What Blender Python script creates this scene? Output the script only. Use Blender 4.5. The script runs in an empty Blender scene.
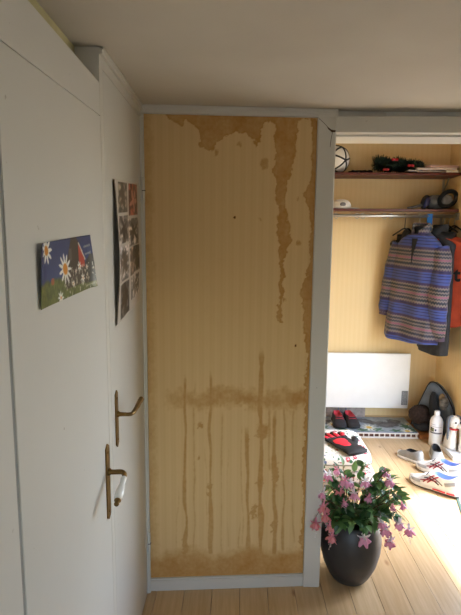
import bpy, bmesh, math, random
import numpy as np
from mathutils import Vector, Matrix, noise as mnoise

PI = math.pi
R = math.radians
random.seed(7)
scene = bpy.context.scene
COL = scene.collection

# ------------------------------------------------------------------ camera
FPX, CAM_H = 465.0, 1.6
cam_data = bpy.data.cameras.new('camera')
cam_data.sensor_fit = 'VERTICAL'
cam_data.sensor_height = 24.0
cam_data.lens = FPX / 615.0 * 24.0
cam_data.clip_start = 0.02
cam = bpy.data.objects.new('camera', cam_data)
COL.objects.link(cam)
CAM_R = (Matrix.Rotation(R(1.0), 3, 'Z') @ Matrix.Rotation(R(90 - 7.8), 3, 'X') @ Matrix.Rotation(R(0.5), 3, 'Z'))
cam.matrix_world = Matrix.Translation((0, 0, CAM_H)) @ CAM_R.to_4x4()
scene.camera = cam

# ------------------------------------------------------------------ sky, sun, exposure
world = bpy.data.worlds.new('world')
scene.world = world
world.use_nodes = True
wn = world.node_tree
wn.nodes.clear()
w_out = wn.nodes.new('ShaderNodeOutputWorld')
w_bg = wn.nodes.new('ShaderNodeBackground')
w_sky = wn.nodes.new('ShaderNodeTexSky')
w_sky.sky_type = 'NISHITA'
w_sky.sun_disc = False
w_sky.sun_elevation = R(50)
w_sky.sun_rotation = R(90)
w_sky.air_density = 1.0
w_sky.dust_density = 1.0
w_hs = wn.nodes.new('ShaderNodeHueSaturation')
w_hs.inputs['Saturation'].default_value = 0.78
wn.links.new(w_sky.outputs[0], w_hs.inputs['Color'])
wn.links.new(w_hs.outputs[0], w_bg.inputs[0])
w_bg.inputs[1].default_value = 1.22
wn.links.new(w_bg.outputs[0], w_out.inputs[0])

sun_d = bpy.data.lights.new('sun', 'SUN')
sun_d.energy = 7.5
sun_d.angle = R(3.0)
sun_d.color = (1.0, 0.97, 0.92)
sun = bpy.data.objects.new('sun', sun_d)
COL.objects.link(sun)
SUN_DIR = Vector((-0.38, -0.25, -0.92)).normalized()      # direction the light travels
sun.rotation_euler = SUN_DIR.to_track_quat('-Z', 'Y').to_euler()
sun.location = (4, 3, 5)

vs = scene.view_settings
vs.view_transform = 'Standard'
vs.look = 'None'
vs.gamma = 1.0
vs.use_curve_mapping = False
vs.exposure = 0.9
scene.cycles.use_denoising = True
scene.cycles.max_bounces = 10
scene.cycles.diffuse_bounces = 6
scene.cycles.caustics_reflective = False
scene.cycles.caustics_refractive = False

# room measures (metres)
XW_SET, XL = -0.485, -0.403          # set-back left wall, plane of the doors
XR = 1.70                            # right wall of the near room
YB = -1.70                           # wall behind the camera
YP = 1.965                           # papered partition, left end
YO = 2.02                            # casing plane of the opening
Y_HALL, XH = 4.10, 1.775             # hall back wall, hall right wall
ZC, ZH = 2.15, 2.56                  # ceilings

# daylight enters by the near-room window and by the open entrance doorway: portals mark both openings
WIN = (-0.38, 0.75, 0.40, 1.62)      # x0 x1 z0 z1 in the wall behind the camera
DRW = (2.24, 3.36, 0.0, 2.06)        # y0 y1 z0 z1 in the hall right wall
def portal(name, loc, sy, sz, rot):
    d = bpy.data.lights.new(name, 'AREA')
    d.shape = 'RECTANGLE'; d.size = sz; d.size_y = sy
    d.cycles.is_portal = True
    o = bpy.data.objects.new(name, d); COL.objects.link(o)
    o.location = loc
    o.rotation_euler = rot                     # its -Z axis looks into the room
    return o
portal('window_portal', ((WIN[0]+WIN[1])/2, YB - 0.115, (WIN[2]+WIN[3])/2), WIN[3]-WIN[2], WIN[1]-WIN[0], (R(90), 0, 0))
portal('doorway_portal', (XH + 0.13, (DRW[0]+DRW[1])/2, (DRW[2]+DRW[3])/2), DRW[1]-DRW[0], DRW[3]-DRW[2], (0, R(90), 0))

# ------------------------------------------------------------------ helpers
def lin(c):
    return tuple(((v/255)/12.92 if v/255 <= 0.04045 else ((v/255+0.055)/1.055)**2.4) for v in c)

def ray(px, py):
    return CAM_R @ Vector(((px-230.5)/FPX, -(py-307.5)/FPX, -1.0))
def at_y(px, py, Y):
    d = ray(px, py); t = Y/d.y
    return Vector((d.x*t, Y, CAM_H + d.z*t))
def at_z(px, py, z):
    d = ray(px, py); t = (z-CAM_H)/d.z
    return Vector((d.x*t, d.y*t, z))
def at_x(px, py, X):
    d = ray(px, py); t = X/d.x
    return Vector((X, d.y*t, CAM_H + d.z*t))

class NT:
    """small node-graph writer"""
    def __init__(s, name):
        s.m = bpy.data.materials.new(name); s.m.use_nodes = True
        s.t = s.m.node_tree
        s.b = s.t.nodes['Principled BSDF']
    def n(s, typ, **kw):
        nd = s.t.nodes.new(typ)
        for k, v in kw.items(): setattr(nd, k, v)
        return nd
    def set(s, sock, v):
        if hasattr(v, 'is_output') or isinstance(v, bpy.types.NodeSocket): s.t.links.new(v, sock)
        else: sock.default_value = v
    def math(s, op, a, b=0.0, c=None):
        nd = s.n('ShaderNodeMath', operation=op)
        s.set(nd.inputs[0], a); s.set(nd.inputs[1], b)
        if c is not None: s.set(nd.inputs[2], c)
        return nd.outputs[0]
    def coord(s, kind='Object', scale=(1, 1, 1), loc=(0, 0, 0)):
        tc = s.n('ShaderNodeTexCoord'); mp = s.n('ShaderNodeMapping')
        mp.inputs['Scale'].default_value = scale
        mp.inputs['Location'].default_value = loc
        s.t.links.new(tc.outputs[kind], mp.inputs['Vector'])
        return mp.outputs[0]
    def sep(s, v):
        nd = s.n('ShaderNodeSeparateXYZ'); s.set(nd.inputs[0], v)
        return nd.outputs
    def noise(s, v, scale, detail=3.0, rough=0.5):
        nd = s.n('ShaderNodeTexNoise'); s.set(nd.inputs['Vector'], v)
        nd.inputs['Scale'].default_value = scale; nd.inputs['Detail'].default_value = detail
        nd.inputs['Roughness'].default_value = rough
        return nd.outputs['Fac']
    def mix(s, f, a, b, blend='MIX'):
        nd = s.n('ShaderNodeMix', data_type='RGBA', blend_type=blend)
        s.set(nd.inputs[0], f)
        for k, v in ((6, a), (7, b)):
            if isinstance(v, tuple): v = (*v[:3], 1.0)
            s.set(nd.inputs[k], v)
        return nd.outputs[2]
    def ramp(s, f, stops, interp='LINEAR'):
        nd = s.n('ShaderNodeValToRGB'); nd.color_ramp.interpolation = interp
        el = nd.color_ramp.elements
        while len(el) < len(stops): el.new(0.5)
        for e, (p, c) in zip(el, stops):
            e.position = p; e.color = (*c[:3], 1.0)
        s.set(nd.inputs[0], f)
        return nd.outputs[0]
    def rng(s, v, a, b, c=0.0, d=1.0):
        nd = s.n('ShaderNodeMapRange'); nd.clamp = True
        s.set(nd.inputs[0], v)
        for k, x in enumerate((a, b, c, d)): nd.inputs[k+1].default_value = x
        return nd.outputs[0]
    def bump(s, h, strength=0.2, dist=0.002):
        nd = s.n('ShaderNodeBump'); nd.inputs['Strength'].default_value = strength
        nd.inputs['Distance'].default_value = dist
        s.set(nd.inputs['Height'], h)
        s.t.links.new(nd.outputs[0], s.b.inputs['Normal'])
    def done(s, col=None, rough=0.5, metal=0.0, spec=None, sheen=0.0):
        if col is not None:
            s.set(s.b.inputs['Base Color'], (*col[:3], 1.0) if isinstance(col, tuple) else col)
        s.set(s.b.inputs['Roughness'], rough)
        s.b.inputs['Metallic'].default_value = metal
        if spec is not None: s.b.inputs['Specular IOR Level'].default_value = spec
        if sheen: s.b.inputs['Sheen Weight'].default_value = sheen
        return s.m

_mats = {}
def mat(name, col, rough=0.5, metal=0.0, var=0.12, vscale=12.0, bump=0.0, bscale=80.0, spec=None, sheen=0.0, col2=None):
    """plain coloured surface with fine procedural variation"""
    if name in _mats: return _mats[name]
    g = NT(name); c = lin(col)
    v = g.coord('Object')
    f = g.noise(v, vscale, 4.0)
    d = lin(col2) if col2 else tuple(x*(1-2*var) for x in c)
    out = g.mix(g.rng(f, 0.3, 0.7), d, c)
    if bump: g.bump(g.noise(v, bscale, 3.0), bump)
    _mats[name] = g.done(out, rough, metal, spec, sheen)
    return _mats[name]

def paint_mat(name, rough=0.5, bump=0.0, bscale=200.0, spec=None):
    g = NT(name)
    a = g.n('ShaderNodeVertexColor'); a.layer_name = 'Col'
    if bump: g.bump(g.noise(g.coord('Object'), bscale, 2.0), bump)
    return g.done(a.outputs[0], rough, 0.0, spec)

def root_loc(o):
    v = Vector((0, 0, 0))
    while o is not None:
        v += o.location; o = o.parent
    return v

def obj(name, bm, material, parent=None, world=False, smooth=False, bevel=0.0, solid=0.0, subd=0, tri_angle=None):
    if world and parent is not None:
        bmesh.ops.translate(bm, verts=bm.verts, vec=-root_loc(parent))
    me = bpy.data.meshes.new(name)
    bmesh.ops.recalc_face_normals(bm, faces=bm.faces)
    bm.to_mesh(me); bm.free()
    return link(name, me, material, parent, smooth, bevel, solid, subd)

def link(name, me, material, parent=None, smooth=False, bevel=0.0, solid=0.0, subd=0):
    o = bpy.data.objects.new(name, me); COL.objects.link(o)
    if material is not None:
        for m in (material if isinstance(material, (list, tuple)) else [material]): me.materials.append(m)
    if parent is not None: o.parent = parent
    if smooth:
        for p in me.polygons: p.use_smooth = True
    if solid:
        md = o.modifiers.new('solid', 'SOLIDIFY'); md.thickness = solid; md.offset = 0
    if subd:
        md = o.modifiers.new('sub', 'SUBSURF'); md.levels = subd; md.render_levels = subd
    if bevel:
        md = o.modifiers.new('bevel', 'BEVEL'); md.width = bevel; md.segments = 2
        md.limit_method = 'ANGLE'; md.angle_limit = R(40)
    return o

def tag(o, label=None, cat=None, group=None, kind=None):
    if label: o['label'] = label
    if cat: o['category'] = cat
    if group: o['group'] = group
    if kind: o['kind'] = kind
    return o

def thing(name, label, cat, loc=(0, 0, 0), rz=0.0, group=None):
    o = bpy.data.objects.new(name, None); COL.objects.link(o)
    o.empty_display_size = 0.05
    o.location = loc; o.rotation_euler = (0, 0, rz)
    return tag(o, label, cat, group)

def struct(name, bm, m, label, cat, **kw):
    return tag(obj(name, bm, m, **kw), label, cat, kind='structure')

def B(): return bmesh.new()

def box(bm, x0, x1, y0, y1, z0, z1):
    v = [bm.verts.new(p) for p in ((x0,y0,z0),(x1,y0,z0),(x1,y1,z0),(x0,y1,z0),(x0,y0,z1),(x1,y0,z1),(x1,y1,z1),(x0,y1,z1))]
    for f in ((0,3,2,1),(4,5,6,7),(0,1,5,4),(1,2,6,5),(2,3,7,6),(3,0,4,7)): bm.faces.new([v[i] for i in f])
    return bm

def prism(bm, pts, vec):
    """extrude a closed outline (list of 3-D points) by vec"""
    vec = Vector(vec)
    a = [bm.verts.new(p) for p in pts]; b = [bm.verts.new(Vector(p)+vec) for p in pts]
    n = len(a)
    bm.faces.new(a); bm.faces.new(b[::-1])
    for i in range(n): bm.faces.new((a[i], b[i], b[(i+1) % n], a[(i+1) % n]))
    return bm

def loft(bm, rings, closed=True, caps=True):
    vr = [[bm.verts.new(p) for p in r] for r in rings]
    n = len(vr[0])
    for a, b in zip(vr, vr[1:]):
        for i in range(n if closed else n-1):
            j = (i+1) % n
            bm.faces.new((a[i], a[j], b[j], b[i]))
    if caps and closed:
        bm.faces.new(vr[0][::-1]); bm.faces.new(vr[-1])
    return bm

def tube(bm, pts, r, n=8, caps=True, flat=1.0):
    pts = [Vector(p) for p in pts]
    rs = r if isinstance(r, (list, tuple)) else [r]*len(pts)
    rings = []; up = None
    for i, p in enumerate(pts):
        t = (pts[min(i+1, len(pts)-1)] - pts[max(i-1, 0)]).normalized()
        if up is None:
            up = Vector((0, 0, 1)) if abs(t.z) < 0.9 else Vector((0, 1, 0))
        s = t.cross(up).normalized(); up = s.cross(t).normalized()
        rings.append([p + (s*math.cos(2*PI*k/n)*rs[i] + up*math.sin(2*PI*k/n)*rs[i]*flat) for k in range(n)])
    return loft(bm, rings, True, caps)

def lathe(bm, prof, n=32, c=(0, 0, 0), caps=True, sq=1.0):
    return loft(bm, [[(c[0]+r*math.cos(2*PI*k/n), c[1]+sq*r*math.sin(2*PI*k/n), c[2]+z) for k in range(n)] for r, z in prof], True, caps)

def ball(bm, c, r, nu=16, nv=10, sc=(1, 1, 1), rot=None):
    rings = []
    for i in range(1, nv):
        a = PI*i/nv
        ring = []
        for k in range(nu):
            v = Vector((r*math.sin(a)*math.cos(2*PI*k/nu)*sc[0], r*math.sin(a)*math.sin(2*PI*k/nu)*sc[1], r*math.cos(a)*sc[2]))
            if rot is not None: v = rot @ v
            ring.append(v + Vector(c))
        rings.append(ring)
    return loft(bm, rings)

def bez(p0, p1, p2, n=8):
    p0, p1, p2 = Vector(p0), Vector(p1), Vector(p2)
    return [(1-t)**2*p0 + 2*t*(1-t)*p1 + t*t*p2 for t in [i/n for i in range(n+1)]]

def spline(pts, n=6):
    pts = [Vector(p) for p in pts]; out = []
    for i in range(len(pts)-1):
        p0 = pts[max(i-1, 0)]; p1 = pts[i]; p2 = pts[i+1]; p3 = pts[min(i+2, len(pts)-1)]
        for k in range(n):
            t = k/n
            out.append(0.5*((2*p1) + (p2-p0)*t + (2*p0-5*p1+4*p2-p3)*t*t + (3*p1-p0-3*p2+p3)*t**3))
    out.append(pts[-1]); return out

def interp(tab, t):
    xs = [a[0] for a in tab]; ys = [a[1] for a in tab]
    return float(np.interp(t, xs, ys))

def grid_mesh(name, nx, ny, pos, colour=None, attr=None):
    """rectangular sheet; pos(u, v) -> (x, y, z) arrays, colour(u, v) -> (N,3) sRGB 0..255 print"""
    u, v = np.meshgrid(np.linspace(0, 1, nx+1), np.linspace(0, 1, ny+1))
    u = u.ravel(); v = v.ravel()
    P = np.stack(pos(u, v), 1)
    me = bpy.data.meshes.new(name)
    i = np.arange(nx*ny); r = i//nx; c = i % nx
    a = r*(nx+1)+c
    F = np.stack([a, a+1, a+nx+2, a+nx+1], 1)
    me.from_pydata(P.tolist(), [], F.tolist())
    if colour is not None:
        C = np.clip(np.asarray(colour(u, v), float)/255, 0, 1)
        C = np.where(C <= 0.04045, C/12.92, ((C+0.055)/1.055)**2.4)
        at = me.color_attributes.new('Col', 'FLOAT_COLOR', 'POINT')
        at.data.foreach_set('color', np.concatenate([C, np.ones((len(C), 1))], 1).ravel().astype(np.float32))
    if attr is not None:
        at = me.attributes.new('stain', 'FLOAT', 'POINT')
        at.data.foreach_set('value', np.asarray(attr(u, v, P), np.float32))
    me.update()
    return me

def vnoise(x, y, seed=0):
    """smooth value noise, vectorised"""
    xi = np.floor(x).astype(int); yi = np.floor(y).astype(int)
    fx = x-xi; fy = y-yi
    fx = fx*fx*(3-2*fx); fy = fy*fy*(3-2*fy)
    def h(a, b):
        s = np.sin(a*127.1+b*311.7+seed*74.7)*43758.5453
        return s-np.floor(s)
    return (h(xi, yi)*(1-fx)+h(xi+1, yi)*fx)*(1-fy)+(h(xi, yi+1)*(1-fx)+h(xi+1, yi+1)*fx)*fy
def fbm(x, y, seed=0):
    return 0.5*vnoise(x, y, seed)+0.3*vnoise(2.1*x, 2.1*y, seed+1)+0.2*vnoise(4.3*x, 4.3*y, seed+2)

def knobbly(bm, c, r, sc, amp, f, nu=48, nv=28):
    rings = []
    for i in range(1, nv):
        a = PI*i/nv; ring = []
        for k in range(nu):
            d = Vector((math.sin(a)*math.cos(2*PI*k/nu), math.sin(a)*math.sin(2*PI*k/nu), math.cos(a)))
            rr = r*(1+amp*mnoise.noise(d*f)+amp*.6*mnoise.noise(d*f*2.3))
            ring.append((c[0]+d.x*rr*sc[0], c[1]+d.y*rr*sc[1], c[2]+d.z*rr*sc[2]))
        rings.append(ring)
    return loft(bm, rings)

def text_mesh(txt, size, extrude=0.0006, bold=False):
    cu = bpy.data.curves.new('lettering', 'FONT'); cu.body = txt; cu.size = size; cu.extrude = extrude
    cu.align_x = 'CENTER'; cu.align_y = 'CENTER'; cu.resolution_u = 3
    if bold: cu.offset = size*0.03
    t = bpy.data.objects.new('lettering', cu); COL.objects.link(t)
    me = bpy.data.meshes.new_from_object(t.evaluated_get(bpy.context.evaluated_depsgraph_get()))
    bpy.data.objects.remove(t); bpy.data.curves.remove(cu)
    me.materials.clear()
    return me

# ------------------------------------------------------------------ materials
def white_paint(name, col, rough=0.4):
    g = NT(name); v = g.coord('Object')
    c = lin(col)
    f = g.noise(v, 2.2, 4.0)
    o = g.mix(g.rng(f, 0.3, 0.75), tuple(x*0.93 for x in c), c)
    sp = g.rng(g.noise(v, 55.0, 2.0), 0.74, 0.80)
    o = g.mix(g.math('MULTIPLY', sp, 0.5), o, lin((120, 112, 98)))
    st = g.coord('Object', (60, 60, 6))
    g.bump(g.math('ADD', g.math('MULTIPLY', g.noise(st, 4.0, 3.0), 1.0), g.noise(v, 25.0, 2.0)), 0.12, 0.001)
    return g.done(o, rough)
M_white = white_paint('white_gloss_paint', (214, 213, 207))
M_door = white_paint('white_door_paint', (210, 210, 206), 0.38)
M_trim = white_paint('aged_white_trim_paint', (212, 209, 200), 0.5)

def ceiling_mat():
    g = NT('ceiling_paint'); v = g.coord('Object')
    f = g.noise(v, 3.0, 5.0)
    o = g.mix(g.rng(f, 0.3, 0.7), lin((200, 193, 181)), lin((209, 203, 191)))
    g.bump(g.noise(v, 140.0, 3.0), 0.25, 0.002)
    return g.done(o, 0.75)
M_ceil = ceiling_mat()

def wallpaper(name, base, stripe, axis=(1, 1, 0), stain=None, period=0.042):
    g = NT(name); v = g.coord('Object'); x, y, z = g.sep(v)
    s = g.math('ADD', g.math('MULTIPLY', x, axis[0]), g.math('MULTIPLY', y, axis[1]))
    w = g.math('SINE', g.math('MULTIPLY', s, 2*PI/period))
    w2 = g.math('SINE', g.math('MULTIPLY', s, 2*PI/(period*0.37)))
    k = g.math('ADD', g.math('MULTIPLY', w, 0.18), g.math('MULTIPLY', w2, 0.12))
    f = g.rng(k, -0.5, 0.5)
    o = g.mix(f, lin(base), lin(stripe))
    big = g.rng(g.noise(v, 3.0, 4.0), 0.35, 0.7)
    o = g.mix(g.math('MULTIPLY', big, 0.25), o, lin(tuple(int(q*0.93) for q in base)))
    if stain:
        a = g.n('ShaderNodeAttribute'); a.attribute_name = 'stain'
        st = a.outputs['Fac']
        fine = g.math('ADD', g.math('MULTIPLY', g.noise(v, 70.0, 4.0), 0.5), g.math('MULTIPLY', g.noise(v, 12.0, 4.0), 0.5))
        q = g.math('ADD', st, g.math('MULTIPLY', g.math('SUBTRACT', fine, 0.5), 1.1))
        o = g.mix(g.math('MULTIPLY', g.rng(q, 0.08, 1.0), g.rng(st, 0.0, 0.12)), o, lin(stain))
        o = g.mix(g.rng(st, 1.2, 1.9), o, lin((92, 58, 26)))
    g.bump(g.math('ADD', g.math('MULTIPLY', w2, 0.3), g.noise(v, 160.0, 3.0)), 0.15, 0.001)
    return g.done(o, 0.7, 0.0, 0.3)
M_paper_stain = wallpaper('stained_striped_wallpaper', (225, 194, 141), (216, 182, 127), (1, 0, 0), (186, 136, 70))
M_paper = wallpaper('pale_striped_wallpaper', (230, 204, 156), (223, 195, 144))
M_plaster = mat('plain_wall_paint', (226, 225, 220), 0.7, var=0.04)

def plank_mat():
    g = NT('pine_floor_plank')
    oi = g.n('ShaderNodeObjectInfo')
    tc = g.n('ShaderNodeTexCoord')
    off = g.n('ShaderNodeVectorMath', operation='ADD')
    cmb = g.n('ShaderNodeCombineXYZ')
    g.t.links.new(g.math('MULTIPLY', oi.outputs['Random'], 37.0), cmb.inputs[1])
    g.t.links.new(g.math('MULTIPLY', oi.outputs['Random'], 11.0), cmb.inputs[0])
    g.t.links.new(tc.outputs['Object'], off.inputs[0]); g.t.links.new(cmb.outputs[0], off.inputs[1])
    mp = g.n('ShaderNodeMapping'); mp.inputs['Scale'].default_value = (30, 1.6, 30)
    g.t.links.new(off.outputs[0], mp.inputs[0])
    grain = g.noise(mp.outputs[0], 2.0, 5.0, 0.6)
    o = g.mix(g.rng(grain, 0.3, 0.72), lin((192, 160, 116)), lin((216, 188, 146)))
    kn = g.n('ShaderNodeTexVoronoi'); kn.inputs['Scale'].default_value = 1.0
    mk = g.n('ShaderNodeMapping'); mk.inputs['Scale'].default_value = (9, 4.2, 9)
    g.t.links.new(off.outputs[0], mk.inputs[0]); g.t.links.new(mk.outputs[0], kn.inputs['Vector'])
    o = g.mix(g.math('MULTIPLY', g.rng(kn.outputs['Distance'], 0.13, 0.05), 0.75), o, lin((140, 92, 48)))
    o = g.mix(g.math('MULTIPLY', oi.outputs['Random'], 0.22), o, lin((176, 132, 84)))
    g.bump(grain, 0.08, 0.001)
    return g.done(o, g.rng(grain, 0.2, 0.8, 0.28, 0.4), 0.0, 0.5)
M_plank = plank_mat()
M_dark = mat('dark_gap', (58, 44, 32), 0.9)
M_brass = mat('aged_brass', (134, 106, 62), 0.38, 0.85, 0.2, 40)
M_steel = mat('brushed_steel', (186, 184, 178), 0.3, 0.9, 0.1)
M_porc = mat('white_porcelain', (236, 234, 228), 0.15, 0, 0.03)
M_shelf = mat('mahogany_red_board', (98, 44, 36), 0.4, 0, 0.2, 20)
M_black = mat('black_fabric', (24, 24, 27), 0.85, 0, 0.25, 25, 0.4, 300)
M_charcoal = mat('charcoal_fabric', (48, 50, 56), 0.85, 0, 0.2, 25, 0.4, 300)
def thin_glass():
    g = NT('window_glass')
    tr = g.n('ShaderNodeBsdfTransparent'); gl = g.n('ShaderNodeBsdfGlossy'); mx = g.n('ShaderNodeMixShader')
    gl.inputs['Roughness'].default_value = 0.02
    fr = g.n('ShaderNodeFresnel'); fr.inputs['IOR'].default_value = 1.45
    g.t.links.new(fr.outputs[0], mx.inputs[0]); g.t.links.new(tr.outputs[0], mx.inputs[1]); g.t.links.new(gl.outputs[0], mx.inputs[2])
    g.t.links.new(mx.outputs[0], g.t.nodes['Material Output'].inputs[0])
    return g.m
M_glass = thin_glass()

# ================================================================== THE SETTING
# floor: pine planks running away from the camera, one object each
bm = B(); box(bm, -0.62, 1.95, YB-0.05, 4.2, -0.10, -0.021)
floor = struct('floor', bm, M_dark, 'pale pine plank floor running on into the hall', 'floor')
PW, GAP = 0.128, 0.0017
x = -0.62; k = 0
cuts = [[0.9], [-0.4], [1.2], [0.2], [0.65], [-0.9]]
while x < 1.90:
    ys = [YB-0.04] + [c + 0.13*math.sin(k*3.1) for c in cuts[k % 6]] + [4.19]
    for a, b in zip(ys, ys[1:]):
        bm = B(); box(bm, x+GAP/2, x+PW-GAP/2, a+0.0006, b-0.0006, -0.02, 0.0)
        obj('plank', bm, M_plank, floor, bevel=0.0006)
    x += PW; k += 1

# walls of the near room
bm = B()
box(bm, XW_SET-0.15, XW_SET, YB, YP+0.10, 0, ZC)
struct('wall_left', bm, M_plaster, 'set-back left wall hidden behind the white doors', 'wall')
bm = B(); box(bm, XR, XR+0.14, YB, YO+0.02, 0, ZC)
struct('wall_right', bm, M_plaster, 'plain right wall of the near room', 'wall')
bm = B()
x0, x1, z0, z1 = WIN
ya, yb = YB-0.12, YB
box(bm, XW_SET-0.15, x0, ya, yb, 0, ZC); box(bm, x1, XR+0.14, ya, yb, 0, ZC)
box(bm, x0, x1, ya, yb, 0, z0); box(bm, x0, x1, ya, yb, z1, ZC)
struct('wall_front', bm, M_plaster, 'wall behind the camera with a window', 'wall')
# partition: papered panel, pier, lintel over the opening to the hall (one wall)
def ywall(X): return YP + (X+0.393)*0.075
OX0, OX1, OZ = 0.392, 1.48, 2.058
bm = B()
prism(bm, [(-0.62, ywall(-0.62), 0), (OX0-0.01, ywall(OX0), 0), (OX0-0.01, 2.16, 0), (-0.62, 2.16, 0)], (0, 0, ZH))
box(bm, OX0-0.01, OX1, YO+0.02, 2.16, OZ+0.004, ZH)
box(bm, OX1+0.006, XR+0.14, YO+0.02, 2.159, 0, ZH)
wall_back = struct('wall_back', bm, M_plaster, 'partition wall with the wide opening into the hall', 'wall')

# stained wallpaper sheet on the partition
X0, X1, Z0, Z1 = -0.393, 0.335, 0.045, 2.122
def wp(px, py):
    p = at_y(px, py, 1.99); return p.x, p.z
def stain_field(u, v, P):
    X, Z = P[:, 0], P[:, 2]
    d1 = (fbm(X*28, Z*28, 3)-0.5)*0.030
    d2 = (fbm(X*62, Z*62, 9)-0.5)*0.020
    s = np.zeros_like(X)
    def poly(pts, edge=0.004, amt=1.0, wob=1.0):
        # closed region given in wall metres
        Q = np.array(pts); n = len(Q)
        xx = X + (d1+d2)*wob; zz = Z + (d1*0.7-d2)*wob
        inside = np.zeros(len(X), bool); dist = np.full(len(X), 9.0)
        for i in range(n):
            ax, az = Q[i]; bx, bz = Q[(i+1) % n]
            c = ((az > zz) != (bz > zz)) & (xx < (bx-ax)*(zz-az)/(bz-az+1e-12)+ax)
            inside ^= c
            ex, ez = bx-ax, bz-az
            t = np.clip(((xx-ax)*ex+(zz-az)*ez)/(ex*ex+ez*ez+1e-12), 0, 1)
            dist = np.minimum(dist, np.hypot(xx-ax-t*ex, zz-az-t*ez))
        sd = np.where(inside, dist, -dist)
        body = np.clip(sd/edge+0.5, 0, 1)
        rim = np.exp(-((sd-0.002)/0.004)**2)*0.18          # dried tide mark
        return amt*(body*(0.62+0.34*fbm(X*16, Z*10, 21))+rim*body*1.3)
    def put(f):
        nonlocal s
        s = np.maximum(s, f)
    W = lambda pts: [wp(*p) for p in pts]
    put(poly(W([(163,112),(168,117),(176,124),(182,128),(188,120),(194,126),(198,132),(201,147),(207,151),(214,149),(219,141),(228,136),(238,131),(247,133),(254,140),(257,148),(260,136),(263,126),(268,120),(272,121),(274,128),(275,150),(274,170),(277,180),(276,198),(279,205),(277,225),(279,250),(280,275),(279,296),(281,312),(284,296),(284,262),(287,250),(291,243),(289,228),(286,212),(287,196),(291,172),(297,158),(296,140),(298,124),(302,118),(312,118),(322,112)])))
    put(poly(W([(277,306),(281,302),(283,312),(282,324),(278,324)])))
    put(poly(W([(312,118),(313,135),(312,157),(311,180),(304,192),(306,201),(311,210),(311,240),(311,262),(306,276),(302,290),(301,303),(304,314),(306,330),(307,360),(306,385),(305,410),(304,450),(303,500),(302,560),(318,560),(325,118)])))
    for (px, py, r) in ((264,163,3.6),(216,152,2.0),(240,143,1.8),(299,198,1.4),(299,243,1.6),(304,302,1.8),(261,219,1.2),(201,425,2.4),(199,456,1.8),(285,300,1.5)):
        cx, cz = wp(px, py); rr = r*0.0044
        put(np.clip((rr-np.hypot(X-cx+d2*1.4, (Z-cz)*0.7+d1*0.4))/0.006+0.5, 0, 1)*0.75)
    for (px, py) in ((234.5,217.5),(296,347)):
        cx, cz = wp(px, py)
        s = np.where(np.hypot(X-cx, (Z-cz)*0.7) < 0.0045, 1.9, s)
    # tide band across the wall, drips below it, soaked foot
    xa, za = wp(160, 398); xb, zb = wp(308, 402)
    band = np.exp(-(np.abs(Z-(za+zb)/2+d1*2.2+(fbm(X*11, Z*0, 31)-.5)*.04)/0.042)**3)
    den = 0.30+0.65*np.clip((X-xa)/0.3, 0, 1)*fbm(X*9+3, Z*14, 5)*1.5
    put(np.clip(band*den*np.clip((X-xa)/0.05, 0, 1), 0, 0.9))
    drips = [(186,372,556,1.0,.75,11),(195,380,556,0.7,.5,0),(206,440,552,.5,.35,0),(210,366,552,1.1,.75,8),(222,405,552,.7,.45,0),(239,520,548,.9,.5,0),
             (248,425,552,1.4,.75,7),(261,345,556,1.8,.8,12),(275,408,556,1.5,.75,6),(284,400,552,1.0,.6,5),(294,400,545,.7,.4,0),(228,430,545,.5,.3,0),(269,400,470,.9,.5,0),(178,480,556,.6,.3,0),(242,420,556,.6,.4,0)]
    for (px, ya, yb, r, amt, wav) in drips:
        cx, zt = wp(px, ya); cx2, zb2 = wp(px-(px-200)*0.0, yb)
        c = cx + (cx2-cx)*(Z-zt)/(zb2-zt+1e-9) + (vnoise(Z*9, Z*0+px, 4)-0.5)*0.012
        rr = 0.0044*r*(0.75+0.8*vnoise(Z*11+px, Z*0, 6)+ (0.9*np.clip(vnoise(Z*wav+px*0.7, Z*0+2.0, 8)-0.55, 0, 1)*3 if wav else 0))
        f = np.clip((rr-np.abs(X-c))/0.005+0.5, 0, 1)*np.clip((zt-Z)/0.06, 0, 1)*np.clip((Z-zb2)/0.02+1, 0, 1)
        put(f*amt)
    for (px, py, w, h) in ((262,432,7,9),(260,484,3.6,9),(210,490,2.4,10),(276,478,2.6,14),(254,512,3.6,9),(185,545,3,12),(248,440,2.2,8),(274,528,3,10)):
        cx, cz = wp(px, py)
        put(0.72*np.clip((1-np.hypot((X-cx+d2*2)/(w*0.0044), (Z-cz+d1)/(h*0.0044)))/0.35+0.3, 0, 1))
    zf = wp(230, 549)[1] + d1*1.6 + 0.018*np.sin(X*21)
    put(np.clip((zf-Z)/0.060+0.3, 0, 1)*(0.55+0.45*fbm(X*9, Z*9, 2)))
    # yellowed left edge and faint overall mottling
    put(0.38*np.clip((-0.345-X+d1)/0.04, 0, 1))
    return s + 0.14*(fbm(X*7, Z*3, 12)-0.4)
me = grid_mesh('wallpaper', 200, 560,
               lambda u, v: (X0+(X1-X0)*u, ywall(X0+(X1-X0)*u)-0.0015+0*v, Z0+(Z1-Z0)*v), attr=stain_field)
wpaper = link('wallpaper', me, M_paper_stain, wall_back, smooth=True)
wpaper['label'] = 'beige wallpaper with brown water stains and drip marks'

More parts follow.
